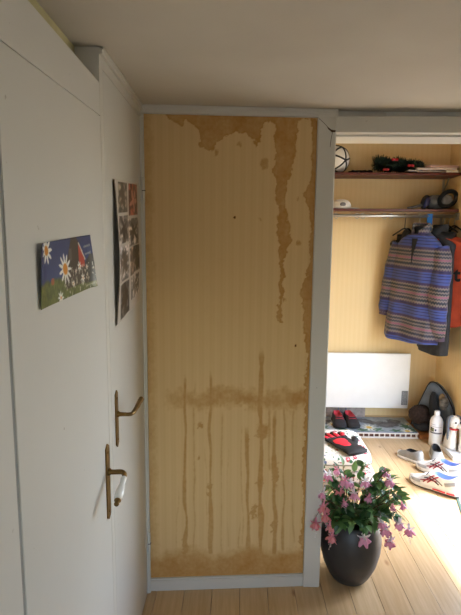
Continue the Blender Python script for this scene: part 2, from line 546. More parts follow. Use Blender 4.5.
# mouldings on the partition
def slant_box(bm, xa, xb, depth, z0, z1, back=0.0):
    prism(bm, [(xa, ywall(xa)-depth, z0), (xb, ywall(xb)-depth, z0), (xb, ywall(xb)-back, z0), (xa, ywall(xa)-back, z0)], (0, 0, z1-z0))
bm = B(); slant_box(bm, -0.403, 0.40, 0.020, 2.118, ZC-0.001); slant_box(bm, -0.403, 0.40, 0.026, 2.134, ZC-0.001)
struct('trim_1', bm, M_trim, 'narrow white ceiling moulding above the stained wallpaper', 'moulding', bevel=0.002)
bm = B(); slant_box(bm, -0.393, 0.317, 0.014, 0.0, 0.052); slant_box(bm, -0.393, 0.317, 0.0105, 0.052, 0.060)
struct('baseboard_back', bm, M_trim, 'white baseboard under the stained wallpaper', 'baseboard', bevel=0.0015)
# casing of the opening: upright and head
bm = B()
box(bm, 0.318, OX0, YO-0.022, 2.16, 0, OZ+0.065)
tr2 = struct('trim_2', bm, M_trim, 'white upright door casing right of the stained wallpaper', 'casing', bevel=0.003)
bm = B(); box(bm, OX0-0.012, OX0+0.003, YO-0.016, 2.175, 0, OZ-0.001)
obj('jamb_edge', bm, M_white, tr2, bevel=0.001)
bm = B(); box(bm, OX0, OX1+0.07, YO-0.021, 2.16, OZ, OZ+0.065)
tr3 = struct('trim_3', bm, M_trim, 'white head casing across the top of the hall opening', 'casing', bevel=0.003)
bm = B(); box(bm, OX0+0.004, OX1, YO+0.02, 2.175, OZ-0.008, OZ-0.0005)
obj('head_lining', bm, M_white, tr3, bevel=0.001)
bm = B(); box(bm, OX1, OX1+0.07, YO-0.021, 2.16, 0, OZ-0.001)
struct('trim_4', bm, M_trim, 'white upright casing on the far side of the hall opening', 'casing', bevel=0.003)
bm = B(); slant_box(bm, 0.40, XR, 0.0, OZ+0.066, ZC-0.001, back=-0.06)
struct('trim_5', bm, M_trim, 'white fascia board between head casing and ceiling', 'moulding', bevel=0.002)
# torn paint at the mitre of the casing
yc = YO-0.0235
bm = B()
tear = [at_y(*p, yc) for p in ((326.8,125.6),(328.6,127.6),(331.2,129.4),(333,130),(335.8,130.2),(335.4,132),(331.6,132.1),(330.2,130.6),(328.2,129)) ]
prism(bm, tear, (0, 0.004, 0))
obj('chipped_patch', bm, mat('bare_chipped_wood', (86, 62, 40), 0.8), tr3)
bm = B(); tube(bm, [at_y(*p, yc+0.001) for p in ((319,118.5),(323,122),(327,126))], 0.0008, 5)
tube(bm, [at_y(*p, yc+0.001) for p in ((332.5,132),(331.5,137),(330.6,142),(330.2,147))], 0.0010, 5)
obj('crack', bm, M_dark, tr3)
# ceilings
bm = B(); box(bm, XW_SET-0.15, XR+0.14, YB-0.12, YO+0.02, ZC, ZC+0.12)
struct('ceiling', bm, M_ceil, 'low cream ceiling over the near room', 'ceiling')
bm = B(); box(bm, -0.62, XH+0.14, 2.02, Y_HALL+0.12, ZH, ZH+0.1)
struct('ceiling_hall', bm, M_ceil, 'ceiling over the hall', 'ceiling')
# hall walls
bm = B(); box(bm, -0.62, XH+0.14, Y_HALL, Y_HALL+0.12, 0, ZH)
struct('wall_hall_back', bm, M_paper, 'pale yellow striped wallpaper wall at the back of the hall', 'wall')
bm = B(); box(bm, -0.62, -0.50, 2.16, Y_HALL, 0, ZH)
struct('wall_hall_left', bm, M_paper, 'left wall of the hall hidden behind the partition', 'wall')
y0, y1, z0, z1 = DRW
bm = B(); box(bm, XH, XH+0.14, 2.16, y0, 0, ZH); box(bm, XH, XH+0.14, y1, Y_HALL, 0, ZH); box(bm, XH, XH+0.14, y0, y1, z1, ZH)
struct('wall_hall_right', bm, M_paper, 'pale yellow papered side wall of the hall beside the entrance', 'wall')
bm = B()
box(bm, XH-0.015, XH+0.15, y0, y0+0.03, 0, z1); box(bm, XH-0.015, XH+0.15, y1-0.03, y1, 0, z1); box(bm, XH-0.015, XH+0.15, y0+0.03, y1-0.03, z1-0.03, z1)
struct('door_3', bm, M_white, 'white frame of the open entrance doorway at the right', 'doorway', bevel=0.002)
# near-room window
x0, x1, z0, z1 = WIN
bm = B()
xm = (x0+x1)/2
for (a, b, c, d) in ((x0, x1, z0, z0+0.05), (x0, x1, z1-0.05, z1), (x0, x0+0.05, z0+0.05, z1-0.05), (x1-0.05, x1, z0+0.05, z1-0.05), (xm-0.025, xm+0.025, z0+0.05, z1-0.05)):
    box(bm, a, b, YB-0.09, YB-0.03, c, d)
win = struct('window_1', bm, M_white, 'white two-light window behind the camera', 'window', bevel=0.002)
for (a, b) in ((x0+0.05, xm-0.025), (xm+0.025, x1-0.05)):
    bm = B(); box(bm, a, b, YB-0.062, YB-0.058, z0+0.05, z1-0.05); obj('pane', bm, M_glass, win)
# unseen ground outside, added to bounce daylight into the hall
bm = B(); box(bm, -6.0, 9.0, -9, 9, -0.40, -0.28)
struct('ground', bm, mat('pale_bounce_ground', (150, 146, 136), 0.9, 0, 0.2, 30), 'unseen pale ground outside the entrance, added to bounce daylight', 'ground')

# ------------------------------------------------------------------ left side: cupboard front and doors
bm = B()
box(bm, XW_SET, XL, 1.392, 1.4255, 0, 2.10)              # near upright
box(bm, XW_SET, XL+0.001, 1.392, 1.958, 2.098, ZC-0.001)       # boxed head
box(bm, XL, XL+0.010, 1.392, 1.952, 2.128, ZC-0.002)          # stepped crown
box(bm, XL, XL+0.014, 1.392, 1.948, 2.141, ZC-0.002)
struct('trim_6', bm, M_white, 'boxed white frame with stepped crown over the far door', 'door frame', bevel=0.0015)
bm = B(); box(bm, XW_SET, XL+0.006, 1.936, 1.962, 0, 2.10)
tr7 = struct('trim_7', bm, M_white, 'slim white hinge jamb between far door and stained wallpaper', 'door frame', bevel=0.002)
bm = B(); box(bm, XL+0.0065, XL+0.012, 1.939, 1.952, 0, 2.10); obj('stop_bead', bm, M_white, tr7)
bm = B(); box(bm, XW_SET, XW_SET+0.014, 0.3, 1.392, 2.118, ZC-0.001)
struct('trim_8', bm, mat('yellowed_cornice', (206, 198, 150), 0.6), 'yellowed cornice strip above the near door', 'moulding', bevel=0.002)

def lever_set(door, y, zt, zb, zl, w):
    """back plate on plane XL, seen edge on"""
    bm = B()
    prism(bm, [(XL, y-w/2, zb+0.012), (XL, y, zb), (XL, y+w/2, zb+0.012), (XL, y+w/2, zt-0.012), (XL, y, zt), (XL, y-w/2, zt-0.012)], (0.004, 0, 0))
    pl = obj('handle_plate', bm, M_brass, door, bevel=0.001)
    for zz in (zb+0.028, zt-0.028):
        bm = B(); tube(bm, [(XL+0.004, y, zz), (XL+0.0055, y, zz), (XL+0.0062, y, zz)], [0.0045, 0.0045, 0.002], 10)
        obj('screw', bm, M_brass, pl)
    return pl

# near door: flush leaf with an applied panel, folded back against the wall
DY0, DY1, DZ = 0.66, 1.390, 2.052
bm = B()
box(bm, XL-0.040, XL-0.004, DY0, DY1, 0.008, DZ)
d1 = struct('door_1', bm, M_door, 'near white flush door with postcard and porcelain lever', 'door', bevel=0.001)
bm = B(); prism(bm, [(XL-0.004, DY0, 1.9280), (XL-0.004, DY1, 1.9620), (XL-0.004, DY1, DZ), (XL-0.004, DY0, DZ)], (0.004, 0, 0)); obj('top_rail', bm, M_door, d1, bevel=0.0012)
bm = B(); prism(bm, [(XL-0.004, 0.806, 0.010), (XL-0.004, DY1, 0.010), (XL-0.004, DY1, 1.9595), (XL-0.004, 0.806, 1.9322)], (0.004, 0, 0)); obj('panel', bm, M_door, d1, bevel=0.0012)
bm = B(); box(bm, XL-0.004, XL, DY0, 0.793, 0.010, 1.9255); obj('stile', bm, M_door, d1, bevel=0.0012)
bm = B(); box(bm, XL-0.0039, XL-0.0025, 0.7932, 0.8058, 0.010, 1.930); obj('groove', bm, mat('grey_groove', (158, 160, 160), 0.8), d1)  # strip lining the groove, greyer than the door paint
lever_set(d1, 1.358, 0.985, 0.735, 0.885, 0.034)
bm = B()
yl, zl = 1.358, 0.893
lathe(bm, [(0.011, 0), (0.012, 0.004), (0.008, 0.008), (0.007, 0.03)], 16)
bmesh.ops.rotate(bm, verts=bm.verts, cent=(0, 0, 0), matrix=Matrix.Rotation(R(90), 3, 'Y'))
bmesh.ops.translate(bm, verts=bm.verts, vec=(XL+0.004, yl, zl))
tube(bm, spline([(XL+0.02, yl, zl), (XL+0.044, yl, zl+0.001), (XL+0.055, yl-0.006, zl-0.003), (XL+0.057, yl-0.018, zl-0.010)], 5), 0.0075, 12)
lv = obj('lever', bm, M_brass, d1, smooth=True)
# porcelain grip, sagging toward the hinge side
ga, gb = Vector((XL+0.057, yl-0.016, zl-0.009)), Vector((XL+0.056, yl-0.098, zl-0.040))
ax = gb-ga
def along(prof, n=16):
    bm = B(); q = ax.to_track_quat('Z', 'Y').to_matrix()
    loft(bm, [[ga + q @ Vector((r*math.cos(2*PI*k/n), r*math.sin(2*PI*k/n), t*ax.length)) for k in range(n)] for t, r in prof])
    return bm
obj('grip', along([(0, .008), (.06, .0105), (.16, .009), (.3, .0085), (.5, .0115), (.7, .0135), (.86, .0125), (.94, .009)]), M_porc, lv, smooth=True)
obj('end_cap', along([(.93, .0095), (.97, .0105), (1.0, .009), (1.04, .0065), (1.1, .0078), (1.15, .006), (1.17, .003)]), M_brass, lv, smooth=True)

# far door: closed leaf hung on the jamb by the stained wall
bm = B(); box(bm, XL-0.036, XL, 1.4262, 1.9355, 0.008, 2.097)
d2 = struct('door_2', bm, M_door, 'far white closed door with photo collage and brass lever', 'door', bevel=0.0008)
lever_set(d2, 1.478, 1.118, 0.920, 1.03, 0.030)
yl, zl = 1.478, 1.035
bm = B()
lathe(bm, [(0.010, 0), (0.011, 0.004), (0.0075, 0.008), (0.0065, 0.03)], 16)
bmesh.ops.rotate(bm, verts=bm.verts, cent=(0, 0, 0), matrix=Matrix.Rotation(R(90), 3, 'Y'))
bmesh.ops.translate(bm, verts=bm.verts, vec=(XL+0.004, yl, zl))
tube(bm, spline([(XL+0.02, yl, zl), (XL+0.042, yl, zl), (XL+0.052, yl+0.012, zl), (XL+0.056, yl+0.05, zl+0.004), (XL+0.058, yl+0.095, zl+0.010), (XL+0.060, yl+0.115, zl+0.014)], 5),
     [0.0065]*11 + [0.0075]*5 + [0.0085]*5 + [0.0095]*4 + [0.010], 12)
obj('lever', bm, M_brass, d2, smooth=True)
for zz in (1.815, 0.255):
    bm = B()
    lathe(bm, [(0.002, -.052), (0.0065, -.048), (0.0065, 0.048), (0.002, .052)], 14, (XL+0.010, 1.936, zz))
    hg = obj('hinge', bm, M_white, d2, smooth=True)
    bm = B(); box(bm, XL, XL+0.003, 1.905, 1.933, zz-0.004, zz+0.046); obj('hinge_leaf', bm, M_white, hg, bevel=0.0008)
    bm = B(); box(bm, XL+0.0055, XL+0.0175, 1.9295, 1.9425, zz-0.0045, zz-0.002); obj('hinge_gap', bm, M_dark, hg)

# ================================================================== PRINTS ON THE DOORS
M_print = paint_mat('printed_card', 0.35)
def blend(C, m, col):
    m = np.clip(m, 0, 1)[:, None]
    return C*(1-m) + np.array(col, float)*m
def daisy(C, u, v, cu, cv, r, asp, petals=11, centre=(214, 140, 30), white=(236, 236, 232), rc=0.3, ph=0.0):
    dx = (u-cu)*asp; dy = v-cv
    d = np.hypot(dx, dy); a = np.arctan2(dy, dx)
    rr = r*(0.72+0.28*np.cos(petals*a+ph))
    C = blend(C, (rr-d)/0.02+0.5, white)
    return blend(C, (r*rc-d)/0.02+0.5, centre)
def tri(C, u, v, pts, col):
    m = np.ones(len(u), bool)
    s = sum((pts[i][0]*pts[(i+1) % len(pts)][1]-pts[(i+1) % len(pts)][0]*pts[i][1]) for i in range(len(pts)))
    for i in range(len(pts)):
        (ax, ay), (bx, by) = pts[i], pts[(i+1) % len(pts)]
        c = (bx-ax)*(v-ay)-(by-ay)*(u-ax)
        m &= (c >= 0) if s > 0 else (c <= 0)
    return blend(C, m.astype(float), col)
def card_print(u, v):
    asp = 2.4
    C = np.zeros((len(u), 3)) + np.array((38, 58, 112.))
    C = blend(C, (1-v)*0.9-0.1, (66, 92, 150))
    C = blend(C, fbm(u*40, v*9, 1)*0.25, (24, 36, 84))
    gl = 0.36+0.12*fbm(u*30, v*0, 4)-0.05
    g = fbm(u*70, v*16, 6)
    grass = np.stack([60+70*g, 72+66*g, 34+34*g], 1)
    m = np.clip((gl-v)/0.06+0.5, 0, 1)[:, None]; C = C*(1-m)+grass*m
    C = tri(C, u, v, [(0.42, 0.50), (0.56, 1.02), (0.66, 1.02), (0.83, 0.55), (0.83, 0.15), (0.42, 0.15)], (62, 50, 40))
    C = blend(C, ((u > .5) & (u < .56) & (v > .62) & (v < .82))*0.7, (104, 100, 92))
    C = tri(C, u, v, [(0.70, 0.86), (0.82, 0.58), (0.82, 0.44), (0.70, 0.44)], (186, 60, 40))
    C = tri(C, u, v, [(0.695, 0.90), (0.715, 0.90), (0.845, 0.57), (0.83, 0.55)], (214, 208, 200))
    C = tri(C, u, v, [(0.80, 0.12), (0.84, 0.52), (0.93, 0.64), (1.0, 0.66), (1.0, 0.12)], (44, 40, 34))
    g2 = fbm(u*60+9, v*14, 16)
    C = blend(C, (g2-0.62)*9*((v < .5) & (u > .38)), (206, 204, 190))
    C = blend(C, ((np.hypot((u-.2)*asp, v-.36) < .06))*0.8, (190, 96, 60))
    for (cu, cv, r, p, ph) in ((.115, .87, .22, 9, 0), (.42, .50, .27, 11, 1), (.70, .47, .10, 7, 0), (.76, .24, .10, 7, 2), (.32, .05, .12, 8, 1), (.56, .2, .07, 7, 1), (.86, .42, .06, 6, 0), (.62, .40, .05, 6, 0)):
        C = daisy(C, u+(v-cv)*0.06, v, cu, cv, r, asp, p, ph=ph, rc=0.36 if r > .15 else 0.2)
    # two lines of pale script and a small signature, too blurred to read
    for (u0, u1, v0, sl) in ((.82, .965, .80, .25), (.835, .965, .66, .3), (.84, .97, .07, .2)):
        w = v0+(u-u0)*sl*0.4+0.022*np.sin(u*420)*vnoise(u*70, v*0+v0*50, 5)
        C = blend(C, ((u > u0) & (u < u1))*np.clip((0.020-np.abs(v-w))/0.014, 0, 1)*0.75, (196, 200, 176))
    return C
cy = [(0.926, 1.597), (1.256, 1.621), (0.922, 1.464), (1.276, 1.481)]
def card_pos(u, v):
    y = (cy[2][0]*(1-u)+cy[3][0]*u)*(1-v)+(cy[0][0]*(1-u)+cy[1][0]*u)*v
    z = (cy[2][1]*(1-u)+cy[3][1]*u)*(1-v)+(cy[0][1]*(1-u)+cy[1][1]*u)*v
    x = XL+0.0022+0.006*np.clip(1-u*7, 0, 1)**2*(0.4+v)+0.010*np.clip((u-.85)/.15, 0, 1)**2*(1-v)
    return x, y, z
pc = link('postcard', grid_mesh('postcard', 150, 64, card_pos, card_print), M_print, smooth=True, solid=0.0008)
tag(pc, 'wide blue postcard with daisies and a barn on the near white door', 'postcard')
# collage of photographs on the far door
def collage(u, v):
    C = np.zeros((len(u), 3)) + np.array((206, 200, 196.))
    cells = [(.14, .50, .77, .985, (150, 140, 128)), (.55, .93, .74, .985, (150, 84, 66)), (.16, .50, .55, .75, (176, 166, 160)), (.50, .95, .50, .72, (196, 186, 180)),
             (.15, .50, .27, .53, (184, 176, 176)), (.54, .72, .27, .49, (176, 156, 140)), (.70, .97, .28, .50, (122, 112, 104)), (.13, .50, .01, .26, (96, 92, 92)), (.56, .93, .08, .26, (178, 172, 170))]
    for k, (a, b, c, d, col) in enumerate(cells):
        m = ((u > a) & (u < b) & (v > c) & (v < d)).astype(float)
        n = fbm(u*14+k*5, v*22, k)
        shade = np.clip((n-0.42)*4, 0, 1)
        base = np.array(col)[None, :]*(0.55+0.75*shade[:, None])
        C = C*(1-m[:, None]) + base*m[:, None]
        # leaf or figure silhouette in each frame
        cu, cv = (a+b)/2, (c+d)/2
        dx = (u-cu)/(b-a); dy = (v-cv)/(d-c); ang = np.arctan2(dy, dx); rr = 0.30+0.12*np.cos(5*ang+k)+0.05*np.cos(9*ang)
        dk = (58, 46, 38) if k in (3, 2, 7) else ((206, 150, 130) if k == 1 else (96, 82, 70))
        C = blend(C, m*np.clip((rr-np.hypot(dx, dy))/0.08, 0, 1)*0.85, dk)
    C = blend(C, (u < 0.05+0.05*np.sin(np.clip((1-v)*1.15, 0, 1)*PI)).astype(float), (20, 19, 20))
    return C
qy = [(1.502, 1.799), (1.872, 1.832), (1.495, 1.330), (1.872, 1.370)]
def col_pos(u, v):
    y = (qy[2][0]*(1-u)+qy[3][0]*u)*(1-v)+(qy[0][0]*(1-u)+qy[1][0]*u)*v
    z = (qy[2][1]*(1-u)+qy[3][1]*u)*(1-v)+(qy[0][1]*(1-u)+qy[1][1]*u)*v
    x = XL+0.002+0.012*np.clip(1-u*4, 0, 1)**2*np.sin(v*PI)+0.003*np.sin(u*7+v*3)**2
    return x, y, z
po = link('photo_collage', grid_mesh('photo_collage', 110, 130, col_pos, collage), M_print, smooth=True, solid=0.0008)
tag(po, 'tall sheet of brown and grey photographs on the far white door', 'poster')

# ================================================================== HALL: WALL FITTINGS
M_heat = mat('white_enamel', (238, 238, 236), 0.35, 0, 0.02)
hx0, hx1, hz0, hz1 = 0.735, 1.522, 0.155, 0.655
t = thing('panel_heater', 'flat white electric panel heater on the hall back wall', 'heater', (1.13, 4.06, hz0))
bm = B(); box(bm, hx0, hx1, 4.022, 4.052, hz0, hz1); obj('panel', bm, M_heat, t, world=True, bevel=0.006)
bm = B(); box(bm, hx0+0.03, hx1-0.03, 4.053, 4.085, hz0+0.04, hz1-0.03); obj('back_box', bm, M_heat, t, world=True, bevel=0.003)
for a in (0.95, 1.30):
    bm = B(); box(bm, a, a+0.03, 4.085, 4.0995, hz0+0.06, hz1-0.06); obj('wall_bracket', bm, M_steel, t, world=True)
def sticker(u, v):
    n = vnoise(u*16, v*34, 3)
    C = np.zeros((len(u), 3)) + np.array((132, 132, 132.))
    C = blend(C, (n > .6)*0.5, (186, 186, 186))
    return blend(C, ((u < .1) | (u > .9) | (v < .05) | (v > .95))*0.6, (96, 98, 100))
s0, s1 = at_y(401, 405, 4.021), at_y(408, 391, 4.021)
me = grid_mesh('rating_label', 18, 36, lambda u, v: (s0.x+(s1.x-s0.x)*u-1.13, 4.0213-4.06+0*u, s0.z+(s1.z-s0.z)*v-hz0), sticker)
link('rating_label', me, M_print, t)['label'] = 'grey rating sticker'
bm = B()
a, b, c = at_y(338.5, 404, 4.05), at_y(341, 412, 4.03), at_y(346, 404, 4.05)
tube(bm, spline([a, at_y(338.5, 411, 4.04), b, at_y(345.5, 413, 4.03), c], 5), 0.005, 8)
obj('foot_wire', bm, mat('blue_grey_wire', (96, 108, 130), 0.4, 0.3), t, world=True, smooth=True)

bm = B(); box(bm, 0.45, 1.16, 4.078, 4.0985, 0.0, 0.145)
struct('baseboard_hall', bm, mat('weathered_grey_board', (172, 158, 150), 0.7, 0, 0.2, 30), 'weathered grey skirting board under the panel heater', 'baseboard', bevel=0.002)
bm = B(); box(bm, 1.165, XH-0.002, 4.084, 4.0985, 0.0, 0.06)
struct('baseboard_hall.001', bm, mat('tan_skirting', (196, 164, 118), 0.6), 'tan skirting board right of the heater', 'baseboard', bevel=0.002)

# shelves and clothes rail
S1, S2, SY0 = 2.158, 1.872, 3.86
for z, lab in ((S1, 'upper dark red shelf board holding football and garland'), (S2, 'lower dark red shelf board above the clothes rail')):
    t = thing('wall_shelf', lab, 'shelf', (1.1, 4.09, z))
    bm = B(); box(bm, 0.30, 1.771, SY0, 4.098, z, z+0.020); obj('board', bm, M_shelf, t, world=True, bevel=0.003)
    bm = B(); box(bm, 0.30, 1.771, SY0+0.035, SY0+0.055, z-0.018, z-0.0005)
    if z == S2: obj('batten', bm, mat('bare_pine_batten', (186, 150, 104), 0.6), t, world=True)
    else: bm.free()
    bx = at_y(446, 180, 4.05).x
    bm = B(); box(bm, bx-0.008, bx+0.008, 4.088, 4.098, z-0.13, z-0.001)
    br = obj('bracket', bm, M_steel, t, world=True)
    bm = B(); tube(bm, [(bx, 4.088, z-0.11), (bx, 3.99, z-0.004)], 0.006, 6); obj('brace', bm, M_steel, br, world=True)
RY, RZ = 3.872, 1.836
t = thing('clothes_rail', 'chrome clothes rail under the lower red shelf', 'rail', (1.1, RY, RZ))
bm = B(); tube(bm, [(0.25, RY, RZ), (1.0, RY, RZ), (1.772, RY, RZ)], 0.0125, 14); obj('tube', bm, M_steel, t, world=True, smooth=True)
bm = B(); box(bm, 1.758, 1.7745, RY-0.025, RY+0.025, RZ-0.028, RZ+0.028); obj('end_socket', bm, M_steel, t, world=True, bevel=0.003)
bm = B(); tube(bm, [(0.6, RY, RZ+0.012), (0.6, RY, S2-0.0005)], 0.007, 8); obj('hanger_bolt', bm, M_steel, t, world=True)
labs = ['leftmost small wire hook under the clothes rail', 'left of the first pair of wire hooks on the rail', 'right of the first pair of wire hooks on the rail',
        'left of the wire hook pair nearest the blue pullover', 'right of the wire hook pair nearest the blue pullover']
for (px, lab) in zip((336, 357, 363, 384.5, 391), labs):
    p = at_y(px, 215, RY)
    bm = B()
    tube(bm, [(p.x+0.0165*math.cos(a), RY+0.004*math.sin(a), RZ-0.002+0.022*math.sin(a)) for a in [2*PI*k/20 for k in range(21)]], 0.0028, 6)
    tag(obj('rail_hook', bm, M_steel, smooth=True), lab, 'hook', 'wire hooks on the clothes rail')

# ------------------------------------------------------------------ things on the shelves
# football
c = at_y(335.5, 158.5, 3.975); r = 0.112; c.z = S1+0.0205+r
t = thing('football', 'white football with black lines at the left of the upper shelf', 'ball', (c.x, c.y, c.z-r))
bm = B(); bmesh.ops.create_icosphere(bm, subdivisions=4, radius=r); bmesh.ops.translate(bm, verts=bm.verts, vec=(0, 0, r))
obj('shell', bm, mat('white_ball_leather', (232, 230, 222), 0.4, 0, 0.03), t, smooth=True)
ico = bmesh.new(); bmesh.ops.create_icosphere(ico, subdivisions=1, radius=1.0)
rot = Matrix.Rotation(0.5, 3, 'X') @ Matrix.Rotation(0.35, 3, 'Y') @ Matrix.Rotation(0.2, 3, 'Z')
M_line = mat('black_ball_line', (22, 22, 24), 0.5)
bm = B()
for e in ico.edges:
    a, b = rot @ e.verts[0].co, rot @ e.verts[1].co
    tube(bm, [a.lerp(b, k/8).normalized()*(r-0.0015)+Vector((0, 0, r)) for k in range(9)], 0.0078, 6)
ico.free()
tag(obj('line', bm, M_line, t, smooth=True), 'black lines on the ball')
# black cable
bm = B(); p0 = at_y(349, 171, 3.92)
pts = [Vector((p0.x+0.19*k/40+0.012*math.sin(k*1.7), 3.92+0.03*math.sin(k*0.9), S1+0.0275+0.010*abs(math.sin(k*0.8)))) for k in range(41)]
tube(bm, pts, 0.0062, 7)
tag(obj('black_cable', bm, M_black, smooth=True), 'coiled black cable lying beside the green garland', 'cable')
# garland
gx0, gx1 = at_y(377, 165, 3.95).x, at_y(421, 165, 3.95).x
t = thing('christmas_garland', 'dark green christmas garland with red bows on the upper shelf', 'garland', ((gx0+gx1)/2, 3.955, S1+0.02))
gl = gx1-gx0
bm = B(); spine = [(-gl/2+gl*k/12, 0.02*math.sin(k), 0.082+0.010*math.sin(k*1.3)-0.030*(k/12)) for k in range(13)]
tube(bm, spine, 0.030, 9); obj('wire', bm, mat('dark_green_wire', (26, 44, 30), 0.8), t, smooth=True)
bm = B()
for k in range(3000):
    s = random.random(); i = min(int(s*12), 11); f = s*12-i
    p = Vector(spine[i]).lerp(Vector(spine[i+1]), f)
    d = Vector((random.uniform(-.7, .7), random.uniform(-1, 1), random.uniform(-1, 1))).normalized()
    L = random.uniform(.045, .075)*(0.72 if s > .85 else 1)
    q = p + d*L; q.z = max(q.z, 0.003)
    s2 = d.cross(Vector((0.3, 0.5, 0.8))).normalized()*0.0036
    v = [bm.verts.new(x) for x in (p-s2, p+s2, q+s2*.4, q-s2*.4)]; bm.faces.new(v)
tag(obj('needles', bm, mat('dark_green_needles', (34, 58, 40), 0.7, 0, 0.3, 30), t), kind='stuff')
M_red = mat('red_ribbon', (176, 32, 40), 0.5)
for (px, py) in ((386, 170), (395, 160), (411, 166)):
    p = at_y(px, py, 3.885)-t.location; p.z = max(p.z, 0.012)
    bm = B()
    for sgn in (-1, 1):
        knobbly(bm, p+Vector((sgn*.013, 0, .003)), .012, (1.2, .6, .9), .25, 3.0, 14, 8)
    obj('bow', bm, M_red, t, smooth=True)
# magazines
for k, (pxa, pxb, z, ang, col, lab) in enumerate(((404, 440, 0.0, 6, (226, 214, 206), 'crumpled white paper lying against the garland'),
        (414, 452, 0.020, -8, (222, 208, 202), 'pinkish-white magazine on top of the shelf paper'),
        (424, 459, 0.040, 12, (206, 172, 166), 'top magazine of the pile with a reddish cover'),
        (436, 463, 0.0, 2, (214, 208, 200), 'white paper at the right end of the upper shelf'))):
    xa, xb = at_y(pxa, 172, 3.96).x, min(at_y(pxb, 172, 3.96).x, 1.745)
    if k == 3: xa = at_y(441, 172, 3.96).x
    me = grid_mesh('magazine', 24, 10, lambda u, v: ((u-.5)*(xb-xa), (v-.5)*0.19, 0.010+0.008*np.sin(u*6+k)**2*np.sin(v*PI)+(0.010*np.clip(.35-u, 0, 1)*2 if k == 0 else 0)))
    o = link('magazine', me, mat('magazine_paper_%d' % k, col, 0.5, 0, 0.08, 30), smooth=True, solid=0.018 if k else 0.006)
    o.location = ((xa+xb)/2, 3.966-.003*k, S1+0.0215+z); o.rotation_euler = (0, 0, R(ang)*0.4)
    tag(o, lab, 'magazine' if k in (1, 2) else 'paper', 'papers on the upper shelf')
# white cap
p = at_y(341, 206, 3.95); t = thing('cap', 'white cap with grey print at the left of the lower shelf', 'cap', (p.x, 3.958, S2+0.0202))
bm = B()
lathe(bm, [(0.085, 0.0), (0.084, 0.025), (0.076, 0.052), (0.055, 0.072), (0.025, 0.081), (0.004, 0.083)], 28)
crown = obj('crown', bm, mat('white_cotton', (226, 224, 220), 0.8, 0, 0.05), t, smooth=True)
bm = B()
ring = [(0.084*math.cos(a), 0.084*math.sin(a)) for a in [R(-62)+R(124)*k/14 for k in range(15)]]
outer = [(0.055+0.098*math.cos(a*0.95), 0.092*math.sin(a)) for a in [R(-90)+R(180)*k/14 for k in range(15)]]
loft(bm, [[(x, y, 0.004) for x, y in ring], [(x, y, 0.004) for x, y in outer], [(x, y, 0.008) for x, y in outer], [(x, y, 0.009) for x, y in ring], [(x, y, 0.004) for x, y in ring]], closed=False, caps=False)
obj('brim', bm, _mats['white_cotton'], t, smooth=True)
bm = B(); ball(bm, (0.0, -0.080, 0.034), 0.022, 12, 8, (1.1, .3, .8)); obj('emblem', bm, mat('grey_emblem', (112, 110, 112), 0.7), t, smooth=True)
# ski goggles and glove bundle
p = at_y(438, 206, 3.95)
t = thing('padded_helmet', 'grey padded helmet with black ring at the right of the lower shelf', 'helmet', (p.x+0.01, 3.985, S2+0.0202))
t.scale = (1.3, 1.05, 1.3)
bm = B(); knobbly(bm, (-.01, 0, 0.048), 0.050, (1.6, 1.2, .95), .12, 3.0, 32, 18); obj('shell', bm, mat('grey_padding', (110, 110, 112), 0.6, 0, 0.25, 30), t, smooth=True)
bm = B()
tube(bm, [(0.040+0.052*math.cos(a), -0.066-0.01*math.sin(a), 0.066+0.045*math.sin(a)+.01*math.cos(a)) for a in [2*PI*k/28 for k in range(29)]], 0.0135, 10)
obj('padded_ring', bm, M_black, t, smooth=True)
bm = B(); knobbly(bm, (0.04, -0.045, 0.060), 0.036, (1, .7, 1.0), .1, 3.0, 24, 14); obj('ear_pad', bm, mat('pale_grey_padding', (138, 140, 144), .7, 0, .25, 40), t, smooth=True)
t = thing('goggles', 'dark blue goggles with grey strap beside the padded helmet', 'goggles', (p.x-0.115, 3.925, S2+0.0202))
t.scale = (1.25, 1, 1.25)
bm = B(); ball(bm, (0, 0, 0.048), 0.048, 18, 12, (.62, .6, 1.0), Matrix.Rotation(R(18), 3, 'Y')); obj('frame', bm, M_black, t, smooth=True)
bm = B(); ball(bm, (0.002, -0.012, 0.046), 0.040, 18, 12, (.52, .6, .95), Matrix.Rotation(R(18), 3, 'Y')); obj('lens', bm, mat('navy_lens', (30, 40, 88), 0.25), t, smooth=True)
bm = B(); tube(bm, spline([(-0.015, 0, 0.03), (-0.05, 0, 0.022), (-0.09, -0.01, 0.012), (-0.118, -0.01, 0.009)], 5), [0.018]*6+[0.014]*5+[0.010]*5, 8, flat=.6); obj('strap', bm, mat('grey_strap', (96, 98, 104), 0.8), t, smooth=True)

